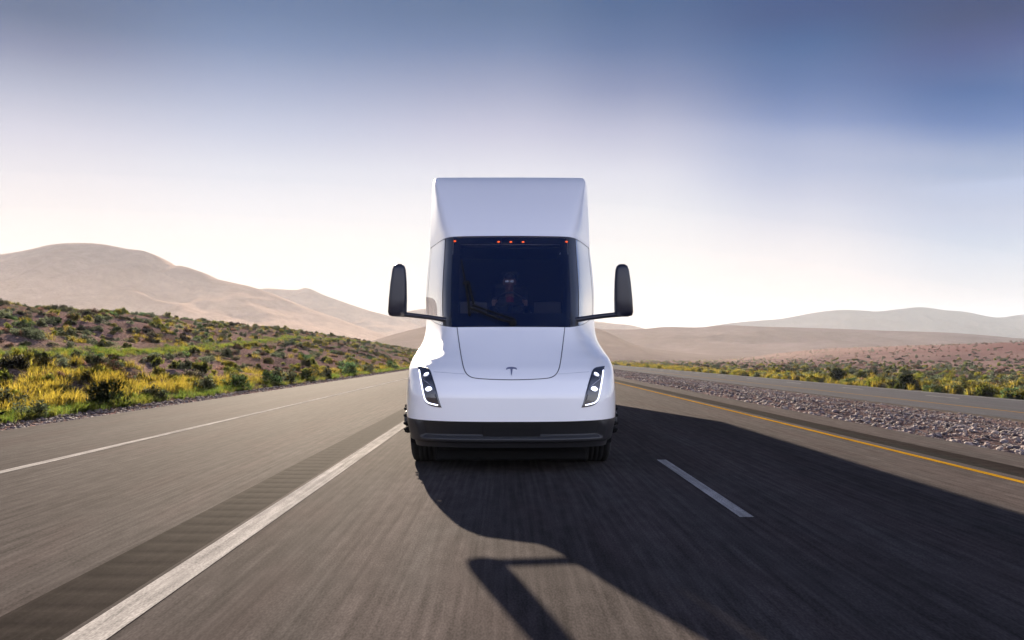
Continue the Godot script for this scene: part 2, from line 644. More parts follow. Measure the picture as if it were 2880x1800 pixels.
func make_terrain() -> void:
	bumps.seed = 21
	bumps.frequency = 0.05
	patches.seed = 33
	patches.frequency = 0.035
	var xs := [-5200.0, -3600.0, -2500.0, -1700.0, -1100.0, -700.0, -450.0, -300.0, -210.0, -150.0, -115.0, -90.0]
	var x := -75.0
	while x < -9.9:
		xs.append(x)
		x += lerpf(0.75, 3.0, clampf((-x - 12.0) / 60.0, 0.0, 1.0))
	xs.append_array([-9.6, -9.3, -9.0, -8.6, -8.0, -4.0, 0.0, 4.0, 6.2])
	x = 6.5
	while x < 17.8:
		xs.append(x)
		x += 0.45
	xs.append_array([17.8, 18.2, 22.0, 26.0, 26.6])
	x = 27.5
	while x < 300.0:
		xs.append(x)
		x += lerpf(1.5, 12.0, clampf((x - 40.0) / 200.0, 0.0, 1.0))
	xs.append_array([330.0, 400.0, 520.0, 700.0, 1000.0, 1500.0, 2300.0, 3600.0, 5200.0])
	var ds := [-400.0, -120.0, -50.0, -20.0, -8.0, 0.0]
	var d := 4.0
	while d < 5200.0:
		ds.append(d)
		d += maxf(0.5, d * 0.022)
	var rows := []
	var cols := []
	var uvs := []
	for dd in ds:
		var r := PackedVector3Array()
		var c := PackedColorArray()
		var u := PackedVector2Array()
		for xx in xs:
			r.append(Vector3(xx, ground(xx, dd), -dd))
			c.append(soil_colour(xx, dd))
			u.append(Vector2(xx / 4.0, dd / 4.0))
		rows.append(r)
		cols.append(c)
		uvs.append(u)
	ground_part("ground", grid(rows, [], cols, uvs), M.soil)


func strip(x0: float, x1: float, y: float, d0: float, d1: float, step: float, tint: Callable, du := 3.0, dv := 9.0) -> ArrayMesh:
	var nx := maxi(1, ceili((x1 - x0) / step))
	var rows := []
	var cols := []
	var uvs := []
	var d := d0
	var last := false
	while true:
		var r := PackedVector3Array()
		var c := PackedColorArray()
		var u := PackedVector2Array()
		for i in nx + 1:
			var x := lerpf(x0, x1, float(i) / nx)
			r.append(Vector3(x, y, -d))
			c.append(tint.call(x, d))
			u.append(Vector2(x / du, d / dv))
		rows.append(r)
		cols.append(c)
		uvs.append(u)
		if last:
			break
		d += maxf(0.7, absf(d) * 0.04)
		if d >= d1:
			d = d1
			last = true
	return grid(rows, [], cols, uvs)


func make_roads() -> void:
	var wear := FastNoiseLite.new()
	wear.seed = 8
	wear.frequency = 0.6
	wear.fractal_octaves = 3
	var base := lin(0.080, 0.071, 0.071)
	# lanes are polished in the wheel paths and darker between them
	var tint := func(x: float, d: float) -> Color:
		var k := 1.0 + 0.16 * wear.get_noise_2d(x * 2.0, d * 0.03) + 0.10 * wear.get_noise_2d(x * 0.5, d * 0.08)
		for lane in [0.02, 3.55, -3.7]:
			for w in [-0.9, 0.9]:
				k += 0.10 * exp(-pow((x - lane - w) / 0.33, 2.0))
			k -= 0.10 * exp(-pow((x - lane) / 0.25, 2.0))
		return base * k
	var plain := func(_x: float, _d: float) -> Color: return lin(1, 1, 1)
	var road := Node3D.new()
	road.name = "road"
	add_child(road, true)
	road.set_meta("kind", "structure")
	part("road_surface", strip(-8.4, -2.42, 0.0, -14.0, 340.0, 0.25, tint), M.asphalt, road)
	part("road_surface", strip(-1.98, 5.3, 0.0, -14.0, 340.0, 0.25, tint), M.asphalt, road)
	var light := func(x: float, d: float) -> Color: return tint.call(x, d) * 1.12
	part("road_surface", strip(5.75, 6.5, 0.0, -14.0, 340.0, 0.25, light), M.asphalt, road)
	# pavement edges
	for e in [[-8.4, -8.46], [6.5, 6.56]]:
		var st := begin()
		quad(st, Vector3(e[0], 0, 14), Vector3(e[0], 0, -340), Vector3(e[1], -0.16, -340), Vector3(e[1], -0.16, 14))
		part("pavement_edge", done(st), M.edge, road)
	# rumble strips: milled grooves across the shoulder
	var dark := func(x: float, d: float) -> Color: return tint.call(x, d) * 0.32  # sealed asphalt, darkened further to put the grooves' own shade into the colour
	for e in [[-2.42, -1.98], [5.3, 5.75]]:
		var rows := []
		var cols := []
		var uvs := []
		var d := -2.0
		while d < 110.0:
			for q in [[0.0, 0.0], [0.02, -0.003], [0.08, -0.005], [0.14, -0.003], [0.16, 0.0]]:
				var r := PackedVector3Array()
				var c := PackedColorArray()
				var u := PackedVector2Array()
				for i in 7:
					var x := lerpf(e[0], e[1], i / 6.0)
					var inside := 1.0 if i > 0 and i < 6 else 0.0
					r.append(Vector3(x, q[1] * inside, -(d + q[0])))
					c.append(dark.call(x, d))
					u.append(Vector2(x / 3.0, (d + q[0]) / 9.0))
				rows.append(r)
				cols.append(c)
				uvs.append(u)
			d += 0.3
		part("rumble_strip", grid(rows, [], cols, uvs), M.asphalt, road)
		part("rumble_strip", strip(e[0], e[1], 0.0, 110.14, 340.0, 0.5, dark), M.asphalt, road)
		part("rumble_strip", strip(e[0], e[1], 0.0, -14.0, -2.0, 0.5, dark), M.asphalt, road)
	part("white_edge_line", strip(-5.47, -5.34, 0.004, -14.0, 340.0, 1.0, plain), M.white_line, road)
	part("wide_white_line", strip(-1.945, -1.755, 0.004, -14.0, 340.0, 1.0, plain), M.white_line, road)
	part("yellow_edge_line", strip(5.05, 5.145, 0.004, -14.0, 340.0, 1.0, plain), M.yellow_line, road)
	var d := 6.75
	while d < 300.0:
		part("lane_dash", strip(1.81, 1.92, 0.004, d, d + 3.7, 1.0, plain), M.white_line, road)
		d += 12.2
	var other := Node3D.new()
	other.name = "opposite_road"
	add_child(other, true)
	other.set_meta("kind", "structure")
	var cool := func(x: float, dd: float) -> Color: return lin(0.10, 0.102, 0.115) * (1.0 + 0.2 * wear.get_noise_2d(x * 1.5, dd * 0.03))
	part("road_surface", strip(18.1, 26.3, -1.0, -14.0, 340.0, 0.4, cool), M.asphalt, other)
	for e in [[18.1, 18.04], [26.3, 26.36]]:
		var st := begin()
		quad(st, Vector3(e[0], -1, 14), Vector3(e[0], -1, -340), Vector3(e[1], -1.16, -340), Vector3(e[1], -1.16, 14))
		part("pavement_edge", done(st), M.edge, other)
	part("yellow_edge_line", strip(20.3, 20.44, -0.996, -14.0, 340.0, 1.0, plain), M.yellow_line, other)
	part("white_edge_line", strip(25.7, 25.8, -0.996, -14.0, 340.0, 1.0, plain), M.white_line, other)
	d = 9.0
	while d < 300.0:
		part("lane_dash", strip(23.75, 23.88, -0.996, d, d + 3.6, 1.0, plain), M.white_line, other)
		d += 12.2


# a hill from its ridge line of (x, height) at a distance, sloping to the plain before and behind
func make_hill(called: String, ridge: Array, dist: float, reach: float, rough: float, seed_: int, a: Color, b: Color, near: float, steep := 1.35) -> void:
	var f := FastNoiseLite.new()
	f.seed = seed_
	f.frequency = 3.0 / reach
	f.fractal_type = FastNoiseLite.FRACTAL_RIDGED
	f.fractal_octaves = 3
	var pts := smooth(ridge.map(func(q): return Vector2(q.x, q.y - 1.25) * near + Vector2(0, 1.25)), 6)
	dist *= near
	reach *= near
	f.frequency /= near
	var rows := []
	var cols := []
	for j in range(-14, 41):
		var t := j / 40.0 if j >= 0 else j / 14.0
		var r := PackedVector3Array()
		var c := PackedColorArray()
		for q in pts:
			var away := absf(t)
			var p := pow(1.0 - away, steep) if t > 0.0 else 1.0 - away * away
			var z := dist - t * reach * (1.0 if t > 0.0 else 0.7)
			var n := f.get_noise_2d(q.x, z * 0.6)
			var y: float = (q.y + 2.0) * (p + rough * (n - 0.35) * sin(clampf(away * 1.6, 0.0, 1.0) * PI) * (1.0 if t > 0.0 else 0.0)) - 2.5
			r.append(Vector3(q.x, y, -z))
			c.append(a.lerp(b, clampf(0.5 + n * 0.7, 0.0, 1.0)))
		rows.append(r)
		cols.append(c)
	ground_part(called, grid(rows, [], cols), M.hill)


func make_hills() -> void:
	var v := func(a: Array) -> Array:
		var o := []
		for i in range(0, a.size(), 2):
			o.append(Vector2(a[i], a[i + 1]))
		return o
	var tan_ := lin(0.40, 0.30, 0.255)
	var dun := lin(0.28, 0.21, 0.185)
	make_hill("mountain", v.call([-1500, 60, -1300, 120, -1092, 147, -990, 166, -918, 171, -874, 177, -831, 184, -787, 194, -743, 197, -700, 195, -656, 187, -626, 183, -604, 172, -582, 158, -560, 157, -531, 148, -509, 137, -480, 130, -436, 120, -392, 104, -348, 86, -296, 68, -245, 49, -186, 30, -120, 12, -60, 0]), 1500.0, 720.0, 0.11, 4, tan_, dun, 0.533)
	make_hill("mountain", v.call([-1100, 60, -950, 100, -802, 136, -712, 167, -640, 180, -562, 176, -527, 181, -484, 163, -430, 144, -365, 122, -311, 108, -241, 85, -151, 57, -60, 30, 20, 0]), 2300.0, 700.0, 0.11, 6, tan_, dun, 0.57)
	make_hill("mountain", v.call([-560, 40, -450, 84, -351, 120, -298, 134, -250, 142, -146, 151, 6, 134, 171, 113, 276, 104, 324, 98, 375, 93, 438, 77, 514, 52, 620, 20, 700, 0]), 2600.0, 500.0, 0.11, 7, tan_, dun, 0.58)
	make_hill("hill", v.call([-60, 8, 0, 22, 27, 26, 66, 29.5, 106, 32, 141, 32, 162, 33, 185, 35, 223, 34.5, 256, 37, 292, 35.5, 352, 34, 394, 32.5, 442, 30.6, 502, 29, 548, 26, 590, 22, 639, 15, 698, 6, 760, 0]), 1000.0, 420.0, 0.14, 9, lin(0.12, 0.10, 0.115), lin(0.08, 0.068, 0.08), 0.7)
	make_hill("hill", v.call([-110, 8, -60, 22, -5, 30, 20, 28.5, 44, 25.5, 66, 21, 77, 16.4, 89, 11, 100, 7.3, 123, 5, 159, 3.4, 183, 2, 230, 0]), 620.0, 220.0, 0.13, 11, lin(0.10, 0.082, 0.09), lin(0.07, 0.058, 0.066), 0.85)
	make_hill("hill", v.call([480, 0, 560, 12, 640, 22, 720, 30, 800, 36, 900, 30, 1000, 15, 1100, 0]), 900.0, 300.0, 0.2, 13, lin(0.16, 0.125, 0.125), lin(0.10, 0.08, 0.085), 0.75)
	make_hill("mountain", v.call([420, 60, 520, 80, 652, 96, 770, 113, 875, 123, 959, 130, 1074, 151, 1161, 160, 1243, 158, 1289, 155, 1372, 164, 1445, 170, 1523, 160, 1601, 153, 1688, 136, 1738, 136, 1801, 145, 1921, 151, 2098, 137, 2304, 104, 2500, 60, 2700, 0]), 3000.0, 700.0, 0.12, 15, lin(0.09, 0.09, 0.11), lin(0.06, 0.062, 0.08), 0.67)


# pale dust haze lying in the valleys before the mountains
func make_valley_haze() -> void:
	for q in [[Vector3(-330, 0, -330), Vector3(900, 66, 300)], [Vector3(-310, 0, -340), Vector3(980, 88, 320)], [Vector3(-290, 0, -345), Vector3(1060, 112, 330)], [Vector3(-270, 0, -350), Vector3(1140, 138, 330)]]:
		var fog := FogVolume.new()
		fog.name = numbered("valley_haze")
		fog.shape = RenderingServer.FOG_VOLUME_SHAPE_ELLIPSOID
		fog.size = q[1]
		var m := FogMaterial.new()
		m.density = 0.00017
		m.albedo = Color(1.0, 0.92, 0.85)
		fog.material = m
		add_child(fog, true)
		fog.position = q[0]
		fog.set_meta("kind", "stuff")


# ---------------------------------------------------------------- truck
func make_wheel(width: float, radius: float, hub_out: float) -> Node3D:
	var w := Node3D.new()
	w.name = "wheel"
	var h := width / 2.0
	var st := begin()
	var prof := [Vector2(radius * 0.56, -h * 0.9), Vector2(radius * 0.9, -h), Vector2(radius * 0.97, -h * 0.92)]
	for k in 5:  # tread ribs with grooves between
		var a := lerpf(-h * 0.82, h * 0.82, k / 5.0)
		var b := lerpf(-h * 0.82, h * 0.82, (k + 1) / 5.0)
		prof.append_array([Vector2(radius, a + 0.004), Vector2(radius, b - 0.008)])
		if k < 4:
			prof.append_array([Vector2(radius - 0.014, b - 0.006), Vector2(radius - 0.014, b + 0.002)])
	prof.append_array([Vector2(radius * 0.97, h * 0.92), Vector2(radius * 0.9, h), Vector2(radius * 0.56, h * 0.9)])
	lathe(st, prof, 40)
	part("tyre", done(st), M.rubber, w)
	st = begin()
	lathe(st, [Vector2(radius * 0.56, h * 0.9), Vector2(radius * 0.53, h * 0.86), Vector2(radius * 0.5, h * 0.35), Vector2(radius * 0.36, h * 0.3), Vector2(radius * 0.3, h * 0.55), Vector2(radius * 0.2, h * 0.6), Vector2(0.0, h * 0.6)], 32)
	lathe(st, [Vector2(radius * 0.56, -h * 0.9), Vector2(radius * 0.4, -h * 0.8), Vector2(0.0, -h * 0.8)], 24)
	part("rim", done(st), M.dark_metal, w)
	st = begin()
	lathe(st, [Vector2(radius * 0.2, h * 0.6), Vector2(radius * 0.19, hub_out - 0.02), Vector2(radius * 0.15, hub_out), Vector2(0.0, hub_out)], 20)
	part("hub", done(st), M.dark_metal, w)
	for k in 10:
		st = begin()
		var a := TAU * k / 10.0
		lathe(st, [Vector2(0.022, h * 0.5), Vector2(0.022, hub_out - 0.03), Vector2(0.014, hub_out), Vector2(0.0, hub_out)], 6, Vector3(0, cos(a), sin(a)) * radius * 0.3)
		part("lug_nut", done(st), M.plastic_dark, w)
	return w


func add_wheel(proto: Node3D, parent: Node3D, at: Vector3, left: bool) -> void:
	var w: Node3D = proto.duplicate()
	var k := 0
	var called := "wheel"
	while parent.has_node(NodePath(called)):
		k += 1
		called = "wheel_%03d" % k
	w.name = called
	parent.add_child(w, true)
	w.position = at
	if left:
		w.rotation.y = PI


func make_headlight(truck: Node3D, s: float) -> void:
	var hl := Node3D.new()
	hl.name = "headlight" if s < 0 else "headlight_001"
	truck.add_child(hl, true)
	var fx := func(a: Array) -> Array:
		var o := []
		for q in a:
			o.append(Vector2(q[0] * -s, q[1]))
		return o
	var outer: Array = fx.call([[-1.033, 1.129], [-1.010, 1.085], [-0.995, 1.045], [-0.978, 0.997], [-0.964, 0.95], [-0.949, 0.895], [-0.932, 0.83], [-0.914, 0.78], [-0.885, 0.744], [-0.84, 0.724], [-0.79, 0.715], [-0.729, 0.708]])
	var inner: Array = fx.call([[-1.031, 1.1295], [-0.925, 1.117], [-0.876, 1.088], [-0.852, 1.045], [-0.832, 1.005], [-0.813, 0.96], [-0.792, 0.90], [-0.775, 0.85], [-0.762, 0.80], [-0.749, 0.76], [-0.738, 0.73], [-0.7285, 0.7078]])
	part("housing", front_patch(smooth(outer, 3), smooth(inner, 3), 8, 0.008), M.gloss_black, hl)
	var line: Array = fx.call([[-0.999, 1.083], [-0.965, 0.987], [-0.937, 0.89], [-0.914, 0.811], [-0.9, 0.782], [-0.873, 0.757], [-0.839, 0.746], [-0.765, 0.732]])
	part("light_strip", front_line(smooth(line, 4), 0.0125, 0.012), M.led, hl)
	var fin: Array = fx.call([[-0.958, 1.03], [-0.929, 0.988], [-0.88, 0.956], [-0.837, 0.925], [-0.813, 0.888]])
	part("trim_fin", front_line(smooth(fin, 3), 0.008, 0.011), M.chrome, hl)
	part("trim_fin", front_line(fx.call([[-0.794, 0.841], [-0.769, 0.777]]), 0.012, 0.010), M.dark_metal, hl)
	for q in [[-0.909, 1.042, 0.030, 0.030], [-0.869, 0.895, 0.042, 0.026]]:
		var at := on(q[0] * -s, q[1], 0.010)
		var n := (on(q[0] * -s, q[1], 0.1) - on(q[0] * -s, q[1], 0.0)).normalized()
		var b := Basis.looking_at(-n, Vector3.UP)
		var st := begin()
		var ring := begin()
		for k in 20:
			var a0 := TAU * k / 20.0
			var a1 := TAU * (k + 1) / 20.0
			for i in 4:
				var t0 := i / 4.0 * PI / 2.0
				var t1 := (i + 1) / 4.0 * PI / 2.0
				var f := func(a: float, t: float) -> Vector3: return at + b * Vector3(cos(a) * cos(t) * q[2], sin(a) * cos(t) * q[3], sin(t) * 0.012)
				quad(st, f.call(a0, t0), f.call(a1, t0), f.call(a1, t1), f.call(a0, t1))
			var g := func(a: float, m: float, o: float) -> Vector3: return at + b * Vector3(cos(a) * q[2] * m, sin(a) * q[3] * m, o)
			quad(ring, g.call(a0, 1.0, 0.004), g.call(a1, 1.0, 0.004), g.call(a1, 1.25, 0.006), g.call(a0, 1.25, 0.006))
			quad(ring, g.call(a0, 1.25, 0.006), g.call(a1, 1.25, 0.006), g.call(a1, 1.3, -0.006), g.call(a0, 1.3, -0.006))
		part("lamp", done(st), M.led, hl)
		part("bezel", done(ring), M.chrome, hl)


func make_mirror(truck: Node3D, s: float) -> void:
	var mr := Node3D.new()
	mr.name = "side_mirror" if s < 0 else "side_mirror_001"
	truck.add_child(mr, true)
	var z := -1.75
	# housing: rounded sections stacked upwards, leaning slightly inwards
	var st := begin()
	var secs := [[1.735, 0.06, 0.10], [1.747, 0.10, 0.125], [1.79, 0.115, 0.14], [1.95, 0.112, 0.14], [2.15, 0.10, 0.135], [2.31, 0.083, 0.125], [2.36, 0.066, 0.11], [2.382, 0.036, 0.08]]
	var rings := []
	for q in secs:
		var ring := []
		var lean: float = (q[0] - 1.75) * -0.035
		for k in 24:
			var a := TAU * k / 24.0
			var c := cos(a)
			var d := sin(a)
			var r := pow(pow(absf(c), 3.2) + pow(absf(d), 3.2), -1.0 / 3.2)
			ring.append(Vector3(s * (1.405 + lean) + q[1] * r * c, q[0], z + q[2] * r * d * 0.75))
		rings.append(ring)
	for i in rings.size() - 1:
		for k in 24:
			quad(st, rings[i][k], rings[i][(k + 1) % 24], rings[i + 1][(k + 1) % 24], rings[i + 1][k])
	for e in [0, rings.size() - 1]:
		var mid := Vector3.ZERO
		for p in rings[e]:
			mid += p / 24.0
		for k in 24:
			tri(st, mid, rings[e][k], rings[e][(k + 1) % 24])
	part("mirror_housing", done(st), M.mirror_shell, mr)
	st = begin(false)
	box(st, Vector3(s * 1.385, 2.05, z - 0.103), Vector3(0.14, 0.48, 0.01), 0.004)
	part("mirror_glass", done(st), M.mirror, mr)
	st = begin()
	tube(st, smooth([Vector3(s * 1.40, 1.765, z), Vector3(s * 1.25, 1.752, z + 0.02), Vector3(s * 1.0, 1.72, z + 0.09), Vector3(s * 0.80, 1.685, z + 0.17), Vector3(s * 0.70, 1.665, z + 0.20)], 4),
		[0.046, 0.046, 0.045, 0.044, 0.043, 0.042, 0.042, 0.042, 0.042, 0.042, 0.043, 0.045, 0.05, 0.056, 0.055, 0.045, 0.03], 12, Vector3.UP, 0.72)
	part("mirror_arm", done(st), M.mirror_shell, mr)
	st = begin(false)
	box(st, Vector3(s * 0.76, 1.635, z + 0.15), Vector3(0.05, 0.09, 0.09), 0.015)
	part("arm_bracket", done(st), M.plastic, mr)


func range_p(a: float, b: float, n: int) -> Array:
	var o := []
	for i in n + 1:
		o.append(lerpf(a, b, float(i) / n))
	return o


func glass_low(p: float) -> float:
	return 1.585 + 0.37 * smoothstep(0.36, 1.1, absf(p))


func make_truck() -> void:
	var t := thing("semi_truck", "white electric semi truck tractor with black glass cab driving towards the camera", "truck", TRUCK_AT)
	var wheel_s := 1.42
	# lower body: fascia, fenders, doors; the front wheel arches are cut out of the sides
	var sill := func(p: float) -> float:
		var q := absf(p)
		var s: float = -shell(p, 0.75).z
		var y := 0.566 + 0.022 * minf(q, 1.0) * minf(q, 1.0)
		y = lerpf(y, 0.30, smoothstep(1.9, 1.99, s))
		var r := 0.565
		if absf(s - wheel_s) < r:
			y = maxf(y, 0.5 + sqrt(r * r - (s - wheel_s) * (s - wheel_s)))
		return y
	var ps := range_p(-2.0, -1.0, 60) + range_p(-0.992, 0.992, 200) + range_p(1.0, 2.0, 60)
	part("body_shell", shell_patch(ps, sill, glass_low, 130), M.paint, t)
	# bumper with its sunken middle
	var front := range_p(-0.975, 0.975, 120)
	var push := func(p: float, v: Vector3) -> float:
		var edge := lerpf(0.965, 1.005, clampf((v.y - 0.386) / 0.17, 0.0, 1.0))
		var k := smoothstep(edge + 0.012, edge - 0.012, absf(v.x)) * smoothstep(0.372, 0.396, v.y)
		var lip := smoothstep(0.345, 0.315, v.y) * 0.035
		return -0.055 * k - lip - 0.004
	part("bumper", shell_patch(front, func(_p): return 0.262, func(p): return 0.563 + 0.022 * p * p, 34, push), M.plastic, t)
	part("sensor_panel", front_patch(range(7).map(func(i): return Vector2(-0.30, 0.37 + i * 0.026)), range(7).map(func(i): return Vector2(0.30, 0.37 + i * 0.026)), 8, -0.040, 0.01), M.panel, t)
	# fairing above the glass
	part("roof_fairing", shell_patch(ps, func(_p): return 2.862, func(_p): return 4.10, 48), M.paint, t)
	var st := begin()
	var top := []
	for p in ps:
		top.append(shell(p, 4.10))
	for i in top.size() - 1:
		tri(st, Vector3(0, 4.104, -4.98), top[i], top[i + 1])
	part("roof_panel", done(st), M.paint, t)
	st = begin(false)
	box(st, Vector3(0, 2.30, -REAR), Vector3(2.2, 3.56, 0.06))
	part("rear_panel", done(st), M.paint, t)
	for s in [-1.0, 1.0]:
		st = begin(false)
		box(st, Vector3(s * 1.19, 2.5, -REAR - 0.235), Vector3(0.03, 3.1, 0.44), 0.01)
		part("side_extender", done(st), M.paint, t)
	part("roof_seam", shell_patch(ps, func(_p): return 2.848, func(_p): return 2.866, 2, func(_p, _v): return -0.004), M.seam, t)
	# glass band: windscreen between printed borders, then the side windows
	var edge := 0.40
	part("windscreen", shell_patch(range_p(-edge, edge, 40), glass_low, func(_p): return 2.85, 30), M.glass, t)
	for s in [-1.0, 1.0]:
		part("windscreen_pillar", shell_patch(range_p(s * edge, s * 0.47, 8), glass_low, func(_p): return 2.85, 30), M.gloss_black, t)
		part("side_window", shell_patch(range_p(s * 0.474, s * 0.745, 20), func(p): return glass_low(p) + 0.006, func(_p): return 2.85, 30), M.side_glass, t)
		part("door_window", shell_patch((range_p(s * 0.755, s * 0.995, 10) + range_p(s * 1.0, s * 1.55, 10)), func(p): return glass_low(p) + 0.006, func(_p): return 2.85, 30), M.side_glass, t)
		part("rear_quarter", shell_patch(range_p(s * 1.55, s * 2.0, 8), glass_low, func(_p): return 2.85, 20), M.paint, t)
		part("window_seam", shell_patch(range_p(s * 0.466, s * 0.476, 1), glass_low, func(_p): return 2.85, 20, func(_p, _v): return 0.001), M.seam, t)
		part("window_seam", shell_patch(range_p(s * 0.743, s * 0.757, 1), glass_low, func(_p): return 2.85, 20, func(_p, _v): return 0.001), M.seam, t)
		# the black border printed round the windscreen
		part("windscreen_border", shell_patch(range_p(s * 0.345, s * (edge - 0.001), 8), glass_low, func(_p): return 2.848, 30, func(_p, _v): return -0.012), M.plastic_dark, t)
	part("windscreen_border", shell_patch(range_p(-0.345, 0.345, 30), func(_p): return 2.74, func(_p): return 2.848, 6, func(_p, _v): return -0.012), M.plastic_dark, t)
	part("windscreen_border", shell_patch(range_p(-0.345, 0.345, 30), glass_low, func(_p): return 1.765, 6, func(_p, _v): return -0.012), M.plastic_dark, t)
	# bonnet lid and its shut lines
	var half := [Vector2(0.637, 1.583), Vector2(0.619, 1.495), Vector2(0.583, 1.346), Vector2(0.546, 1.218), Vector2(0.512, 1.119), Vector2(0.479, 1.061), Vector2(0.438, 1.029), Vector2(0.383, 1.012), Vector2(0.274, 1.003), Vector2(0.133, 0.997), Vector2(0.0, 0.995)]
	var right := smooth(half, 5)
	var left := flip(right)
	part("bonnet_lid", front_patch(left, right, 36, 0.003, 0.006), M.paint, t)
	var round_ := left.duplicate()
	right.reverse()
	round_.append_array(right.slice(1))
	part("bonnet_seam", front_line(round_, 0.009, 0.003), M.seam, t)
	for s in [-1.0, 1.0]:
		part("panel_seam", front_line(smooth([Vector2(s * 0.835, 1.075), Vector2(s * 0.742, 1.07), Vector2(s * 0.629, 1.062), Vector2(s * 0.494, 1.054)], 4), 0.005, 0.0012), M.soft_seam, t)
		make_headlight(t, s)
		make_mirror(t, s)
	# emblem: a crossbar with drooping ends over a tapering stem
	st = begin(false)
	var bar := [[-0.056, 1.108, 1.096], [-0.042, 1.117, 1.103], [-0.022, 1.1215, 1.1065], [-0.009, 1.1225, 1.104], [0.009, 1.1225, 1.104], [0.022, 1.1215, 1.1065], [0.042, 1.117, 1.103], [0.056, 1.108, 1.096]]
	for i in bar.size() - 1:
		var a: Array = bar[i]
		var b: Array = bar[i + 1]
		quad(st, on(a[0], a[1], 0.009), on(b[0], b[1], 0.009), on(b[0], b[2], 0.009), on(a[0], a[2], 0.009))
		quad(st, on(a[0], a[1], 0.009), on(a[0], a[1], 0.002), on(b[0], b[1], 0.002), on(b[0], b[1], 0.009))
		quad(st, on(a[0], a[2], 0.009), on(b[0], b[2], 0.009), on(b[0], b[2], 0.002), on(a[0], a[2], 0.002))
	var stem := [[0.012, 1.1035], [0.009, 1.085], [0.006, 1.062], [0.001, 1.036]]
	for i in stem.size() - 1:
		var a: Array = stem[i]
		var b: Array = stem[i + 1]
		quad(st, on(-a[0], a[1], 0.009), on(a[0], a[1], 0.009), on(b[0], b[1], 0.009), on(-b[0], b[1], 0.009))
		for s in [-1.0, 1.0]:
			quad(st, on(s * a[0], a[1], 0.009), on(s * a[0], a[1], 0.002), on(s * b[0], b[1], 0.002), on(s * b[0], b[1], 0.009))
	part("emblem", done(st), M.badge, t)
	# five amber marker lights above the windscreen
	for q in [[-0.745, 2.785], [-0.157, 2.762], [0.006, 2.76], [0.169, 2.76], [0.755, 2.778]]:
		st = begin()
		var c := on(q[0], q[1], 0.002)
		tube(st, [c + Vector3(-0.018, 0, 0), c + Vector3(-0.008, 0, 0), c + Vector3(0.008, 0, 0), c + Vector3(0.018, 0, 0)], [0.004, 0.011, 0.011, 0.004], 10)
		part("marker_light", done(st), M.amber, t)
	# wiper: arm from the cowl, then a blade standing on the left of the glass
	var wp := Node3D.new()
	wp.name = "wiper"
	t.add_child(wp, true)
	st = begin()
	var arm := smooth([Vector2(0.02, 1.615), Vector2(-0.15, 1.66), Vector2(-0.33, 1.735), Vector2(-0.49, 1.80)], 4).map(func(q): return on(q.x, q.y, 0.035))
	tube(st, arm, range(arm.size()).map(func(_i): return 0.016), 8, Vector3.BACK, 0.8)
	arm = smooth([Vector2(0.04, 1.655), Vector2(-0.12, 1.71), Vector2(-0.30, 1.775), Vector2(-0.46, 1.835)], 4).map(func(q): return on(q.x, q.y, 0.035))
	tube(st, arm, range(arm.size()).map(func(_i): return 0.012), 8, Vector3.BACK, 0.8)
	part("wiper_arm", done(st), M.plastic_dark, wp)
	st = begin()
	arm = smooth([Vector2(-0.49, 1.72), Vector2(-0.525, 1.95), Vector2(-0.575, 2.2), Vector2(-0.635, 2.47)], 4).map(func(q): return on(q.x, q.y, 0.022))
	tube(st, arm, range(arm.size()).map(func(i): return lerpf(0.018, 0.009, i / 12.0)), 8, Vector3.BACK, 0.9)
	part("wiper_blade", done(st), M.plastic_dark, wp)
	st = begin()
	arm = smooth([Vector2(-0.44, 1.835), Vector2(-0.485, 2.0), Vector2(-0.53, 2.16)], 4).map(func(q): return on(q.x, q.y, 0.03))
	tube(st, arm, range(arm.size()).map(func(_i): return 0.015), 8, Vector3.BACK, 0.8)
	part("wiper_link", done(st), M.plastic_dark, wp)
	st = begin(false)
	box(st, on(-0.55, 2.13, 0.035), Vector3(0.09, 0.05, 0.03), 0.008)
	part("wiper_hinge", done(st), M.plastic_dark, wp)
	st = begin(false)
	box(st, on(0.02, 1.62, 0.02), Vector3(0.09, 0.08, 0.06), 0.02)
	part("wiper_pivot", done(st), M.plastic_dark, wp)
	# cabin
	st = begin(false)
	box(st, Vector3(0, 1.18, -3.2), Vector3(2.15, 0.06, 3.2))
	box(st, Vector3(0, 2.80, -4.0), Vector3(1.5, 0.05, 1.4))
	box(st, Vector3(0, 2.0, -4.7), Vector3(2.2, 1.7, 0.06))
	part("cabin_lining", done(st), M.lining, t)
	st = begin(false)
	box(st, Vector3(0, 1.52, -2.0), Vector3(1.5, 0.22, 0.55), 0.08)
	part("dashboard", done(st), M.lining, t)
	for s in [-1.0, 1.0]:
		st = begin(false)
		box(st, Vector3(s * 0.48, 1.82, -2.2), Vector3(0.38, 0.26, 0.03), 0.01, Basis(Vector3.UP, s * -0.35))
		part("dash_screen", done(st), M.screen, t)
	st = begin(false)
	box(st, Vector3(0, 1.50, -3.05), Vector3(0.54, 0.14, 0.52), 0.05)
	box(st, Vector3(0, 1.90, -3.36), Vector3(0.52, 0.74, 0.14), 0.05, Basis(Vector3.RIGHT, 0.12))
	box(st, Vector3(0, 2.36, -3.42), Vector3(0.28, 0.18, 0.10), 0.04)
	box(st, Vector3(0, 1.32, -3.05), Vector3(0.36, 0.24, 0.36), 0.03)
	part("driver_seat", done(st), M.seat_cloth, t)
	st = begin()
	var ring := []
	for k in 33:
		var a := TAU * k / 32.0
		ring.append(Vector3(0, 1.93, -2.50) + Basis(Vector3.RIGHT, -0.45) * Vector3(cos(a) * 0.20, sin(a) * 0.18, 0))
	tube(st, ring, range(33).map(func(_i): return 0.015), 8, Vector3(0.1, 0.3, 1))
	tube(st, [ring[0], Vector3(0, 1.92, -2.49), ring[16]], [0.016, 0.04, 0.016], 8)
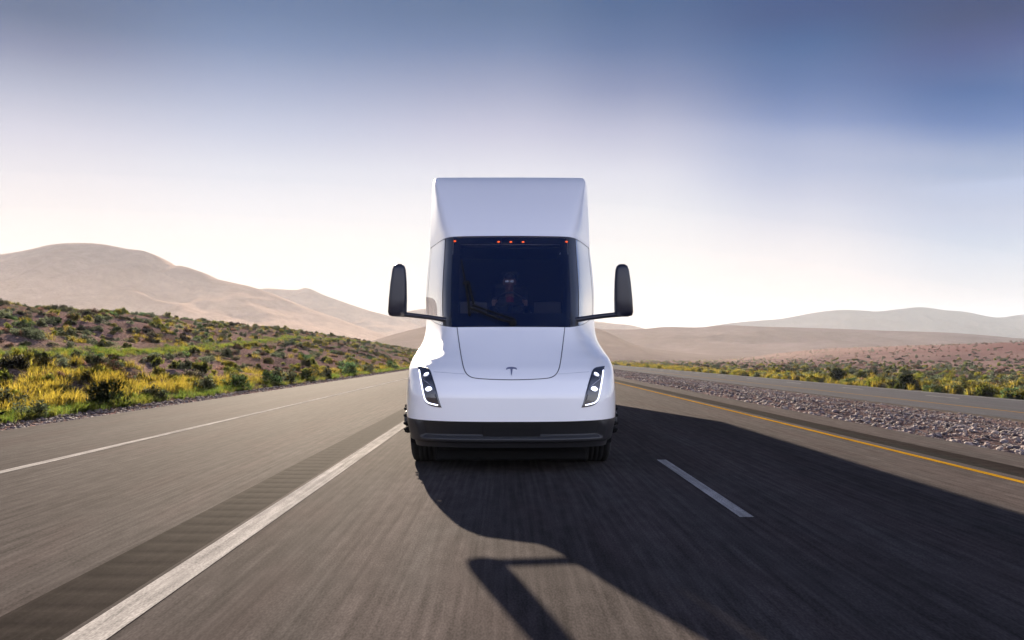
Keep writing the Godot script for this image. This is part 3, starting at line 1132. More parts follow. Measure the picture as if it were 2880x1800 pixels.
	tube(st, [Vector3(0, 1.92, -2.49), Vector3(0, 1.62, -2.12)], [0.03, 0.04], 8)
	part("steering_wheel", done(st), M.lining, t)
	# running gear
	st = begin(false)
	box(st, Vector3(0, 0.62, -3.9), Vector3(0.9, 0.36, 6.2), 0.04)
	box(st, Vector3(0, 0.46, -0.95), Vector3(1.5, 0.34, 0.7), 0.08)
	box(st, Vector3(0, 0.50, -wheel_s), Vector3(1.7, 0.16, 0.16), 0.04)
	box(st, Vector3(0, 0.80, -3.1), Vector3(2.1, 0.56, 2.0), 0.06)
	box(st, Vector3(0, 1.16, -6.4), Vector3(0.95, 0.09, 0.9), 0.03)
	part("chassis", done(st), M.plastic_dark, t)
	st = begin(false)
	box(st, Vector3(0, 0.21, -0.55), Vector3(1.66, 0.20, 0.05), 0.02)
	part("under_bumper_shade", done(st), M.plastic_dark, t)  # dark board added below the bumper, covering ground where only shade falls
	st = begin(false)
	box(st, Vector3(0, 0.27, -3.9), Vector3(1.56, 0.05, 7.2), 0.02)
	part("light_block_pan", done(st), M.plastic_dark, t)  # unseen sheet added to keep sunlight from leaking under the truck
	st = begin(false)
	for s in [-1.0, 1.0]:
		st = begin(false)
		box(st, Vector3(s * 0.79, 0.75, -wheel_s), Vector3(0.04, 0.8, 1.15), 0.01)
		part("wheel_well", done(st), M.plastic_dark, t)
		st = begin(false)
		box(st, Vector3(s * 0.96, 0.70, -0.83), Vector3(0.34, 0.86, 0.03), 0.01)
		part("arch_light_block", done(st), M.plastic_dark, t)  # added to block sun leaking through the wheel arch
	var proto := make_wheel(0.33, 0.50, 0.275)
	for s in [-1.0, 1.0]:
		add_wheel(proto, t, Vector3(s * 0.99, 0.50, -wheel_s), s < 0)
		for a in [-5.75, -7.05]:
			for x in [0.74, 1.07]:
				add_wheel(proto, t, Vector3(s * x, 0.50, a), s < 0)
	proto.free()
	st = begin(false)
	for a in [-5.75, -7.05]:
		box(st, Vector3(0, 0.5, a), Vector3(1.9, 0.2, 0.2), 0.05)
	part("drive_axle", done(st), M.plastic_dark, t)


func make_trailer() -> void:
	var t := thing("box_trailer", "plain white box trailer hitched behind the white tractor cab", "trailer", TRAILER_AT)
	var length := 14.4
	var st := begin(false)
	box(st, Vector3(0, 2.62, -length / 2.0), Vector3(2.52, 2.9, length), 0.05)
	part("cargo_box", done(st), M.trailer_skin, t)
	for s in [-1.0, 1.0]:
		st = begin(false)
		box(st, Vector3(s * 1.22, 0.72, -7.0), Vector3(0.03, 0.86, 7.6), 0.01)
		part("side_skirt", done(st), M.trailer_skin, t)
		st = begin(false)
		box(st, Vector3(s * 0.95, 0.75, -2.9), Vector3(0.12, 0.9, 0.12), 0.01)
		part("landing_leg", done(st), M.dark_metal, t)
	st = begin(false)
	box(st, Vector3(0, 1.06, -7.4), Vector3(1.1, 0.2, 13.6), 0.02)
	part("trailer_frame", done(st), M.plastic_dark, t)
	var proto := make_wheel(0.30, 0.50, 0.19)
	for s in [-1.0, 1.0]:
		for a in [-11.6, -12.9]:
			for x in [0.76, 1.08]:
				add_wheel(proto, t, Vector3(s * x, 0.50, a), s < 0)
	proto.free()


# ---------------------------------------------------------------- the driver
# bones of [from, to, radius, radius, colour] joined by a smooth minimum and meshed by surface nets
func flesh(bones: Array, cell: float, k: float) -> ArrayMesh:
	var lo := Vector3.ONE * 1e9
	var hi := -lo
	for b in bones:
		var r: float = maxf(b[2], b[3]) + cell * 3.0
		lo = lo.min(b[0] - Vector3.ONE * r).min(b[1] - Vector3.ONE * r)
		hi = hi.max(b[0] + Vector3.ONE * r).max(b[1] + Vector3.ONE * r)
	var nx := ceili((hi.x - lo.x) / cell) + 1
	var ny := ceili((hi.y - lo.y) / cell) + 1
	var nz := ceili((hi.z - lo.z) / cell) + 1
	var f := PackedFloat32Array()
	f.resize(nx * ny * nz)
	f.fill(1.0)
	var near := PackedFloat32Array()
	near.resize(f.size())
	near.fill(1e9)
	var who := PackedByteArray()
	who.resize(f.size())
	for n in bones.size():
		var b: Array = bones[n]
		var r: float = maxf(b[2], b[3]) + cell * 2.0 + k
		var p0: Vector3 = ((b[0].min(b[1]) - Vector3.ONE * r - lo) / cell).floor().max(Vector3.ZERO)
		var p1: Vector3 = ((b[0].max(b[1]) + Vector3.ONE * r - lo) / cell).ceil().min(Vector3(nx - 1, ny - 1, nz - 1))
		var d: Vector3 = b[1] - b[0]
		var ll := maxf(d.length_squared(), 1e-9)
		for z in range(int(p0.z), int(p1.z) + 1):
			for y in range(int(p0.y), int(p1.y) + 1):
				for x in range(int(p0.x), int(p1.x) + 1):
					var p := lo + Vector3(x, y, z) * cell
					var t := clampf((p - b[0]).dot(d) / ll, 0.0, 1.0)
					var v: float = p.distance_to(b[0] + d * t) - lerpf(b[2], b[3], t)
					var i := (z * ny + y) * nx + x
					var h := maxf(k - absf(f[i] - v), 0.0) / k
					f[i] = minf(f[i], v) - h * h * k * 0.25
					if v < near[i]:
						near[i] = v
						who[i] = n
	var verts := PackedVector3Array()
	var normals := PackedVector3Array()
	var cols := PackedColorArray()
	var index := PackedInt32Array()
	var id := {}
	var step := [1, nx, nx * ny]
	for z in nz - 1:
		for y in ny - 1:
			for x in nx - 1:
				var i := (z * ny + y) * nx + x
				var neg := 0
				for c in 8:
					if f[i + (c & 1) + ((c >> 1) & 1) * nx + (c >> 2) * nx * ny] < 0.0:
						neg += 1
				if neg == 0 or neg == 8:
					continue
				var sum := Vector3.ZERO
				var cnt := 0
				for c in 8:
					for ax in 3:
						if c & (1 << ax):
							continue
						var a := i + (c & 1) + ((c >> 1) & 1) * nx + (c >> 2) * nx * ny
						var va := f[a]
						var vb := f[a + step[ax]]
						if (va < 0.0) != (vb < 0.0):
							var q := Vector3(c & 1, (c >> 1) & 1, c >> 2)
							q[ax] += va / (va - vb)
							sum += q
							cnt += 1
				id[i] = verts.size()
				verts.append(lo + (Vector3(x, y, z) + sum / cnt) * cell)
				normals.append(Vector3(f[i + 1] - f[i], f[i + nx] - f[i], f[i + nx * ny] - f[i]).normalized())
				cols.append(bones[who[i]][4])
	for i in id:
		for ax in 3:
			var a := f[i]
			var b := f[i + step[ax]]
			if (a < 0.0) == (b < 0.0):
				continue
			var u: int = step[(ax + 1) % 3]
			var v: int = step[(ax + 2) % 3]
			if not (id.has(i - u) and id.has(i - v) and id.has(i - u - v)):
				continue
			var q := [id[i], id[i - u], id[i - u - v], id[i - v]]
			if a < 0.0:
				index.append_array(PackedInt32Array([q[0], q[2], q[1], q[0], q[3], q[2]]))
			else:
				index.append_array(PackedInt32Array([q[0], q[1], q[2], q[0], q[2], q[3]]))
	var arr := []
	arr.resize(Mesh.ARRAY_MAX)
	arr[Mesh.ARRAY_VERTEX] = verts
	arr[Mesh.ARRAY_NORMAL] = normals
	arr[Mesh.ARRAY_COLOR] = cols
	arr[Mesh.ARRAY_INDEX] = index
	var m := ArrayMesh.new()
	m.add_surface_from_arrays(Mesh.PRIMITIVE_TRIANGLES, arr)
	return m


func make_driver() -> void:
	var o := thing("person", "driver in dark jacket and red shirt seated at the wheel behind the windscreen", "person", TRUCK_AT + Vector3(-0.01, 0, 0))
	var skin := lin(0.40, 0.23, 0.17)
	var coat := lin(0.03, 0.032, 0.045)
	var shirt := lin(0.30, 0.03, 0.03)
	var jeans := lin(0.04, 0.05, 0.09)
	var shoe := lin(0.02, 0.02, 0.02)
	var b := []
	var bone := func(p: Vector3, q: Vector3, r: float, s: float, c: Color) -> void: b.append([p, q, r, s, c])
	bone.call(Vector3(-0.09, 1.63, -3.12), Vector3(0.09, 1.63, -3.12), 0.12, 0.12, jeans)
	bone.call(Vector3(0, 1.66, -3.12), Vector3(0, 1.86, -3.10), 0.14, 0.14, coat)
	bone.call(Vector3(-0.07, 1.86, -3.10), Vector3(0.07, 1.86, -3.10), 0.13, 0.13, coat)
	bone.call(Vector3(-0.12, 1.97, -3.11), Vector3(0.12, 1.97, -3.11), 0.10, 0.10, coat)
	bone.call(Vector3(0, 1.80, -3.00), Vector3(0, 2.02, -3.03), 0.045, 0.045, shirt)
	bone.call(Vector3(0, 2.0, -3.09), Vector3(0, 2.14, -3.05), 0.055, 0.052, skin)
	for s in [-1.0, 1.0]:
		bone.call(Vector3(s * 0.19, 2.0, -3.10), Vector3(s * 0.26, 1.80, -2.93), 0.062, 0.048, coat)
		bone.call(Vector3(s * 0.26, 1.80, -2.93), Vector3(s * 0.205, 1.955, -2.60), 0.047, 0.033, coat)
		bone.call(Vector3(s * 0.205, 1.955, -2.60), Vector3(s * 0.20, 1.965, -2.56), 0.028, 0.026, skin)
		bone.call(Vector3(s * 0.10, 1.62, -3.08), Vector3(s * 0.16, 1.68, -2.66), 0.095, 0.066, jeans)
		bone.call(Vector3(s * 0.16, 1.68, -2.66), Vector3(s * 0.15, 1.30, -2.50), 0.062, 0.042, jeans)
		bone.call(Vector3(s * 0.15, 1.26, -2.50), Vector3(s * 0.16, 1.245, -2.32), 0.042, 0.034, shoe)
	var body := part("body", flesh(b, 0.016, 0.05), M.skin, o)
	# head
	b.clear()
	var hc := Vector3(0, 2.265, -3.03)
	bone.call(hc + Vector3(0, 0.035, -0.02), hc + Vector3(0, 0.03, 0.015), 0.083, 0.078, skin)
	bone.call(hc + Vector3(0, -0.03, 0.025), hc + Vector3(0, -0.085, 0.04), 0.062, 0.035, skin)
	bone.call(hc + Vector3(0, -0.05, -0.02), hc + Vector3(0, -0.16, -0.03), 0.052, 0.055, skin)
	bone.call(hc + Vector3(0, 0.005, 0.092), hc + Vector3(0, -0.03, 0.108), 0.009, 0.014, skin)
	bone.call(hc + Vector3(-0.035, 0.022, 0.080), hc + Vector3(0.035, 0.022, 0.080), 0.012, 0.012, skin)
	bone.call(hc + Vector3(-0.018, -0.062, 0.079), hc + Vector3(0.018, -0.062, 0.079), 0.009, 0.009, lin(0.34, 0.15, 0.12))
	for s in [-1.0, 1.0]:
		bone.call(hc + Vector3(s * 0.081, 0.015, -0.005), hc + Vector3(s * 0.079, -0.025, -0.002), 0.014, 0.010, skin)
		bone.call(hc + Vector3(s * 0.045, -0.022, 0.06), hc + Vector3(s * 0.03, -0.025, 0.066), 0.018, 0.018, skin)
		bone.call(hc + Vector3(s * 0.031, 0.004, 0.078), hc + Vector3(s * 0.031, 0.004, 0.079), 0.010, 0.010, lin(0.6, 0.58, 0.55))
	part("head", flesh(b, 0.005, 0.018), M.skin, o)
	b.clear()
	bone.call(hc + Vector3(0, 0.055, -0.03), hc + Vector3(0, 0.062, 0.03), 0.085, 0.070, lin(0.02, 0.015, 0.012))
	bone.call(hc + Vector3(0, 0.0, -0.05), hc + Vector3(0, 0.05, -0.04), 0.07, 0.083, lin(0.02, 0.015, 0.012))
	part("hair", flesh(b, 0.007, 0.02), M.skin, o)
	var st := begin(false)
	for s in [-1.0, 1.0]:
		box(st, hc + Vector3(s * 0.033, 0.006, 0.104), Vector3(0.05, 0.03, 0.006), 0.002, Basis(Vector3.RIGHT, -0.25))
		box(st, hc + Vector3(s * 0.08, 0.012, 0.05), Vector3(0.005, 0.006, 0.11), 0.001)
	box(st, hc + Vector3(0, 0.012, 0.106), Vector3(0.02, 0.006, 0.005), 0.001)
	part("glasses", done(st), M.mirror, o)
	# hands closed round the rim of the wheel, at ten to and ten past
	for s in [-1.0, 1.0]:
		b.clear()
		var w := Vector3(s * 0.203, 1.96, -2.57)
		var grip := Vector3(s * 0.198, 1.945, -2.505)
		bone.call(w, w.lerp(grip, 0.55) + Vector3(s * 0.012, 0.012, 0), 0.026, 0.026, skin)
		for n in 4:
			var up := 0.034 - n * 0.020
			var long: float = [0.92, 1.0, 0.95, 0.78][n]
			var k0 := grip + Vector3(s * 0.028, up, -0.012)
			var k1 := k0 + Vector3(s * -0.002, 0.0, 0.034 * long)
			var k2 := k1 + Vector3(s * -0.026 * long, -0.001, 0.010)
			var k3 := k2 + Vector3(s * -0.016 * long, -0.002, -0.018)
			bone.call(w + Vector3(s * 0.008, up * 0.6, 0.012), k0, 0.013, 0.0095, skin)
			bone.call(k0, k1, 0.0095, 0.0088, skin)
			bone.call(k1, k2, 0.0088, 0.0082, skin)
			bone.call(k2, k3, 0.0082, 0.0072, skin)
		bone.call(w + Vector3(s * -0.012, 0.016, 0.012), grip + Vector3(s * -0.026, 0.030, 0.0), 0.013, 0.010, skin)
		bone.call(grip + Vector3(s * -0.026, 0.030, 0.0), grip + Vector3(s * -0.022, 0.042, 0.026), 0.010, 0.008, skin)
		part("hand", flesh(b, 0.004, 0.006), M.skin, o)


# ---------------------------------------------------------------- plants and stones
# a dome of small leaf blades in clumps round a few stems
func make_bush(seed_: int, wide: float, tall: float, leaves: int, size: float, a: Color, b: Color, upright := 0.0) -> ArrayMesh:
	var r := RandomNumberGenerator.new()
	r.seed = seed_
	var v := PackedVector3Array()
	var n := PackedVector3Array()
	var c := PackedColorArray()
	var clumps := []
	for k in 16:
		var az := r.randf() * TAU
		var el := asin(r.randf_range(0.02, 1.0))
		var rad := r.randf_range(0.45, 0.95)
		clumps.append([Vector3(cos(az) * cos(el) * wide * rad, sin(el) * tall * rad * 0.9 + tall * 0.08, sin(az) * cos(el) * wide * rad), r.randf_range(0.24, 0.42), a.lerp(b, r.randf())])
	for k in leaves:
		var q: Array = clumps[r.randi() % 16]
		var off := Vector3(r.randfn(), r.randfn(), r.randfn()).normalized() * pow(r.randf(), 0.4)
		var p: Vector3 = q[0] + off * Vector3(wide, tall, wide) * q[1]
		p.y = maxf(p.y, 0.02)
		var up := Vector3(off.x * (1.0 - upright), absf(off.y) + 0.35 + upright, off.z * (1.0 - upright))
		up = (up + Vector3(r.randfn(), r.randfn(), r.randfn()) * 0.35).normalized()
		var side := up.cross(Vector3(r.randfn(), r.randfn(), r.randfn())).normalized()
		var s := size * r.randf_range(0.7, 1.4)
		var tip := p + up * s * (1.2 + upright * 1.6)
		var w := side * s * 0.36 * (1.0 - 0.5 * upright)
		var nn := side.cross(up).normalized()
		var col: Color = q[2] * r.randf_range(0.75, 1.25)
		for vv in [p - up * s * 0.4, p + w, tip, p - up * s * 0.4, tip, p - w]:
			v.append(vv)
			n.append(nn)
			c.append(col)
	var arr := []
	arr.resize(Mesh.ARRAY_MAX)
	arr[Mesh.ARRAY_VERTEX] = v
	arr[Mesh.ARRAY_NORMAL] = n
	arr[Mesh.ARRAY_COLOR] = c
	var m := ArrayMesh.new()
	m.add_surface_from_arrays(Mesh.PRIMITIVE_TRIANGLES, arr)
	m.surface_set_material(0, M.leaf)
	return m


func make_tuft(seed_: int, blades: int, tall: float, spread: float, a: Color, b: Color) -> ArrayMesh:
	var r := RandomNumberGenerator.new()
	r.seed = seed_
	var v := PackedVector3Array()
	var n := PackedVector3Array()
	var c := PackedColorArray()
	for k in blades:
		var az := r.randf() * TAU
		var out := Vector3(cos(az), 0, sin(az))
		var p := out * r.randf() * spread * 0.45 + Vector3(r.randfn(), 0, r.randfn()) * spread * 0.2
		var h := tall * r.randf_range(0.55, 1.15)
		var mid := p + Vector3.UP * h * 0.6 + out * spread * 0.25 * r.randf()
		var tip := p + Vector3.UP * h + out * spread * r.randf_range(0.3, 0.9)
		var w := out.cross(Vector3.UP).rotated(Vector3.UP, r.randf_range(-0.8, 0.8)) * tall * 0.02
		var col := a.lerp(b, r.randf()) * r.randf_range(0.8, 1.2)
		var nn := w.cross(tip - p).normalized()
		for vv in [p - w, p + w, mid + w * 0.8, p - w, mid + w * 0.8, mid - w * 0.8, mid - w * 0.8, mid + w * 0.8, tip]:
			v.append(vv)
			n.append(nn)
			c.append(col)
	var arr := []
	arr.resize(Mesh.ARRAY_MAX)
	arr[Mesh.ARRAY_VERTEX] = v
	arr[Mesh.ARRAY_NORMAL] = n
	arr[Mesh.ARRAY_COLOR] = c
	var m := ArrayMesh.new()
	m.add_surface_from_arrays(Mesh.PRIMITIVE_TRIANGLES, arr)
	m.surface_set_material(0, M.leaf)
	return m


func make_stone(seed_: int) -> ArrayMesh:
	var r := RandomNumberGenerator.new()
	r.seed = seed_
	var pts := []
	var ico := IcoLike()
	var squash := Vector3(r.randf_range(0.8, 1.3), r.randf_range(0.5, 0.8), r.randf_range(0.8, 1.2))
	for p in ico[0]:
		pts.append(p * squash * r.randf_range(0.72, 1.12))
	var st := SurfaceTool.new()
	st.begin(Mesh.PRIMITIVE_TRIANGLES)
	st.set_smooth_group(-1)
	for f in ico[1]:
		for k in [0, 2, 1]:
			st.set_color(Color.WHITE)
			st.add_vertex(pts[f[k]])
	st.generate_normals()
	var m := st.commit()
	m.surface_set_material(0, M.stone)
	return m


func IcoLike() -> Array:
	var t := 1.618
	var p := []
	for q in [[-1, t, 0], [1, t, 0], [-1, -t, 0], [1, -t, 0], [0, -1, t], [0, 1, t], [0, -1, -t], [0, 1, -t], [t, 0, -1], [t, 0, 1], [-t, 0, -1], [-t, 0, 1]]:
		p.append(Vector3(q[0], q[1], q[2]).normalized())
	var f := [[0, 11, 5], [0, 5, 1], [0, 1, 7], [0, 7, 10], [0, 10, 11], [1, 5, 9], [5, 11, 4], [11, 10, 2], [10, 7, 6], [7, 1, 8], [3, 9, 4], [3, 4, 2], [3, 2, 6], [3, 6, 8], [3, 8, 9], [4, 9, 5], [2, 4, 11], [6, 2, 10], [8, 6, 7], [9, 8, 1]]
	var g := []
	for a in f:
		var mids := []
		for k in 3:
			var key: Vector3 = (p[a[k]] + p[a[(k + 1) % 3]]).normalized()
			var at := p.find(key)
			if at < 0:
				at = p.size()
				p.append(key)
			mids.append(at)
		g.append_array([[a[0], mids[0], mids[2]], [a[1], mids[1], mids[0]], [a[2], mids[2], mids[1]], mids])
	return [p, g]


func scatter(called: String, mesh: Mesh, places: Array, tints: Array = [], label := "", category := "") -> void:
	if places.is_empty():
		return
	var mm := MultiMesh.new()
	mm.transform_format = MultiMesh.TRANSFORM_3D
	mm.use_colors = tints.size() > 0
	mm.mesh = mesh
	mm.instance_count = places.size()
	for i in places.size():
		mm.set_instance_transform(i, places[i])
		if tints:
			mm.set_instance_color(i, tints[i])
	var o := MultiMeshInstance3D.new()
	o.name = numbered(called)
	o.multimesh = mm
	add_child(o, true)
	o.set_meta("kind", "stuff")
	if label:
		tag(o, label, category)


func stand(x: float, d: float, scale: float, squash := 1.0) -> Transform3D:
	var b := Basis(Vector3.UP, rng.randf() * TAU).scaled(Vector3(scale, scale * squash, scale))
	return Transform3D(b, Vector3(x, ground(x, d) - 0.03 * scale, -d))


# where a bush stands, in words
func spot(x: float, d: float) -> String:
	if x > 0.0:
		if ground(x, d) > 0.3:
			return "on the pink hill at right"
		return ("beside the far roadway, " if x < 31.0 else "on the right scrub plain, ") + ("near" if d < 55.0 else ("midway" if d < 100.0 else "far off"))
	var along := "near the camera" if d < 30.0 else ("midway along" if d < 65.0 else "far off near the truck")
	if x > -13.0:
		return "in the left road verge, " + along
	if absf(x - track(d)) < 4.0:
		return "beside the green track, " + along
	return ("on the lower left slope, " if x > track(d) else "high on the left slope, ") + along


func make_plants() -> void:
	rng.seed = 77
	# kinds: [mesh variants, name, label, group]
	var kinds := [
		[[make_bush(1, 0.55, 0.62, 950, 0.055, lin(0.06, 0.085, 0.05), lin(0.10, 0.115, 0.08)), make_bush(2, 0.62, 0.55, 950, 0.055, lin(0.055, 0.075, 0.05), lin(0.09, 0.11, 0.08))], "sage_bush", "grey green sage bush %s", "sage bushes %s"],
		[[make_bush(3, 0.5, 0.5, 900, 0.055, lin(0.07, 0.042, 0.038), lin(0.14, 0.08, 0.065)), make_bush(4, 0.6, 0.45, 900, 0.055, lin(0.05, 0.05, 0.04), lin(0.09, 0.085, 0.06))], "brown_shrub", "dark brown shrub %s", "brown shrubs %s"],
		[[make_bush(5, 0.5, 0.6, 900, 0.055, lin(0.11, 0.12, 0.018), lin(0.19, 0.17, 0.03), 0.5), make_bush(6, 0.45, 0.55, 900, 0.055, lin(0.08, 0.11, 0.018), lin(0.14, 0.16, 0.03), 0.5)], "yellow_shrub", "yellow green shrub %s", "yellow green shrubs %s"],
		[[make_bush(7, 0.6, 0.55, 950, 0.055, lin(0.035, 0.075, 0.03), lin(0.07, 0.12, 0.045)), make_bush(8, 0.55, 0.6, 950, 0.055, lin(0.03, 0.065, 0.03), lin(0.06, 0.11, 0.05))], "green_shrub", "deep green shrub %s", "deep green shrubs %s"]]
	# named roadside bushes by the left pavement edge, as the photograph shows them
	var edge := [
		[-9.9, 15.6, 1.15, 3, "largest dark green bush at the left road edge, nearest the camera"],
		[-9.7, 17.9, 0.55, 0, "low grey green bush at the left road edge between the two nearest dark bushes"],
		[-9.8, 21.4, 0.95, 3, "dark green bush at the left road edge, second dark one from the camera"],
		[-9.9, 24.6, 0.6, 0, "small grey green bush behind the second dark roadside bush on the left"],
		[-10.3, 29.5, 0.8, 0, "wide grey green sage at the left road edge where the tall yellow grass ends"],
		[-10.0, 32.5, 0.9, 3, "deep green bush at the start of the roadside row on the left"],
		[-10.6, 34.5, 0.75, 0, "sage bush just behind the start of the roadside row on the left"],
		[-10.0, 36.8, 0.85, 3, "second deep green bush in the roadside row on the left"],
		[-10.2, 39.5, 1.0, 0, "big rounded sage in the middle of the roadside row on the left"],
		[-10.0, 43.5, 0.9, 3, "third deep green bush in the roadside row on the left"],
		[-10.1, 48.0, 0.95, 0, "rounded sage after the third deep green roadside bush on the left"],
		[-10.2, 56.0, 1.25, 3, "tall round dark green bush far along the left road edge"],
		[-10.3, 64.0, 0.9, 0, "sage bush beyond the tall round bush on the left road edge"],
		[-10.3, 78.0, 1.1, 3, "last green bush at the left road edge before the truck hides it"]]
	for e in edge:
		var k: Array = kinds[e[3]]
		var m: Mesh = k[0][rng.randi() % 2]
		var o := part(["sage_bush", "", "", "green_shrub"][e[3]], m, M.leaf, self)
		o.transform = stand(e[0], e[1], e[2] * 1.15)
		tag(o, e[4], "bush")
	for e in [[27.2, 68.5, 0.85, 3, "bright green round bush just right of the left juniper"], [27.1, 48.9, 1.0, 2, "tall yellow green bush at the right edge of the far roadway"], [27.1, 46.6, 0.85, 3, "deep green mound at the far roadway, rightmost of the roadside bushes"], [27.0, 53.8, 0.6, 3, "low green bush between the right juniper and the yellow green bush"], [27.0, 55.6, 0.6, 3, "low green bush just right of the right juniper"]]:
		var o := part(["", "", "yellow_shrub", "green_shrub"][e[3]], kinds[e[3]][0][1], M.leaf, self)
		o.transform = stand(e[0], e[1], e[2] * 1.2)
		tag(o, e[4], "bush")
	# the rest: candidates, the largest in view each an object, the others one mass per kind
	var found := []
	for i in 7000:
		var d := 13.0 * pow(420.0 / 13.0, rng.randf())
		var x := -10.6 - pow(rng.randf(), 0.9) * 44.0
		if absf(x - track(d)) < 0.8 or x < -0.66 * d - 4.0:
			continue
		var p := patches.get_noise_2d(x * 2.5, d * 2.5)
		var kind: int = [0, 0, 1, 2][rng.randi() % 4]
		if p > 0.15:
			kind = [2, 2, 0, 3][rng.randi() % 4]
		elif p < -0.15:
			kind = [1, 1, 0, 1][rng.randi() % 4]
		if x > -14.0 and rng.randf() < 0.4:
			kind = 2
		if p > -0.05 and p < 0.06 and rng.randf() < 0.7:
			continue
		found.append([x, d, 0.32 + 0.55 * pow(rng.randf(), 1.5), kind, 0])
	for i in 9000:
		var d := 30.0 * pow(600.0 / 30.0, rng.randf())
		var x := 27.2 + pow(rng.randf(), 1.3) * (0.72 * d + 10.0)
		if x > 0.66 * d + 8.0:
			continue
		var y := ground(x, d)
		if y > 0.3 and rng.randf() < 0.45:
			continue
		var kind: int = [0, 1, 2, 0][rng.randi() % 4]
		if y > 0.3:
			kind = [1, 1, 0][rng.randi() % 3]
		elif x < 30.0 and rng.randf() < 0.3:
			kind = 2
		found.append([x, d, rng.randf_range(0.4, 1.0), kind, 1])
	found.sort_custom(func(a, b): return a[2] / a[1] > b[2] / b[1])
	var taken := [0, 0, 0, 0]
	var rest := {}
	for q in found:
		var k: Array = kinds[q[3]]
		var v := rng.randi() % 2
		var at := stand(q[0], q[1], q[2], rng.randf_range(0.75, 1.2))
		if taken[q[3]] < 75:
			taken[q[3]] += 1
			var o := part(k[1], k[0][v], M.leaf, self)
			o.transform = at
			var where: String = spot(q[0], q[1])
			var size: String = "small" if q[2] < 0.6 else ("medium" if q[2] < 0.75 else "large")
			size += [[" upright", " broad"], [" upright", " flat"], [" bright", " dull"], [" broad", " upright"]][q[3]][v]
			tag(o, size + " " + k[2] % where, "bush", size + " " + k[3] % where)
		else:
			var key := "%d %d %d" % [q[3], v, q[4]]
			if not rest.has(key):
				rest[key] = []
			rest[key].append(at)
	for key in rest:
		var w: PackedStringArray = key.split(" ")
		var k: Array = kinds[int(w[0])]
		scatter("distant_bushes", k[0][int(w[1])], rest[key])
	# grasses
	var gold := [make_tuft(1, 46, 0.55, 0.4, lin(0.19, 0.155, 0.02), lin(0.25, 0.19, 0.035)), make_tuft(2, 46, 0.5, 0.4, lin(0.16, 0.14, 0.022), lin(0.22, 0.17, 0.03))]
	var green := [make_tuft(3, 50, 0.32, 0.4, lin(0.05, 0.10, 0.02), lin(0.11, 0.14, 0.025)), make_tuft(4, 46, 0.28, 0.35, lin(0.09, 0.115, 0.02), lin(0.15, 0.15, 0.03))]
	var sets := [[], [], [], []]
	for i in 13000:
		var d := 10.0 * pow(330.0 / 11.0, rng.randf())
		var x := -9.5 - pow(rng.randf(), 1.7) * 36.0
		if x < -0.66 * d - 3.0:
			continue
		var g := patches.get_noise_2d(x * 3.0 + 90.0, d * 3.0)
		var near_track := absf(x - track(d)) < 0.7
		if not near_track and x < -11.0 - 3.0 * smoothstep(40.0, 18.0, d) and (g < 0.15 or rng.randf() < 0.5):
			continue
		var s := rng.randf_range(0.35, 0.8)
		if x > -10.3 and d > 24.0 and rng.randf() < 0.55:
			continue
		if near_track or x > -10.3:
			sets[2 + rng.randi() % 2].append(stand(x, d, s))
		else:
			sets[(0 if x > -13.5 and d < 34.0 and rng.randf() < 0.6 else 1) if rng.randf() < 0.7 else 3].append(stand(x, d, s))
	for i in 1100:  # thick green and gold along the track
		var d := 26.0 * pow(300.0 / 26.0, rng.randf())
		var x := track(d) + rng.randfn() * 0.4
		sets[2 + rng.randi() % 2].append(stand(x, d, rng.randf_range(0.4, 0.7)))
	for i in 1500:
		var d := 38.0 * pow(500.0 / 38.0, rng.randf())
		var x := 26.6 + absf(rng.randfn()) * 5.0
		sets[[0, 1, 1, 3, 3][rng.randi() % 5]].append(stand(x, d, rng.randf_range(0.6, 1.3)))
	scatter("dry_grass", gold[0], sets[0])
	scatter("dry_grass", gold[1], sets[1])
	scatter("green_grass", green[0], sets[2])
	scatter("green_grass", green[1], sets[3])


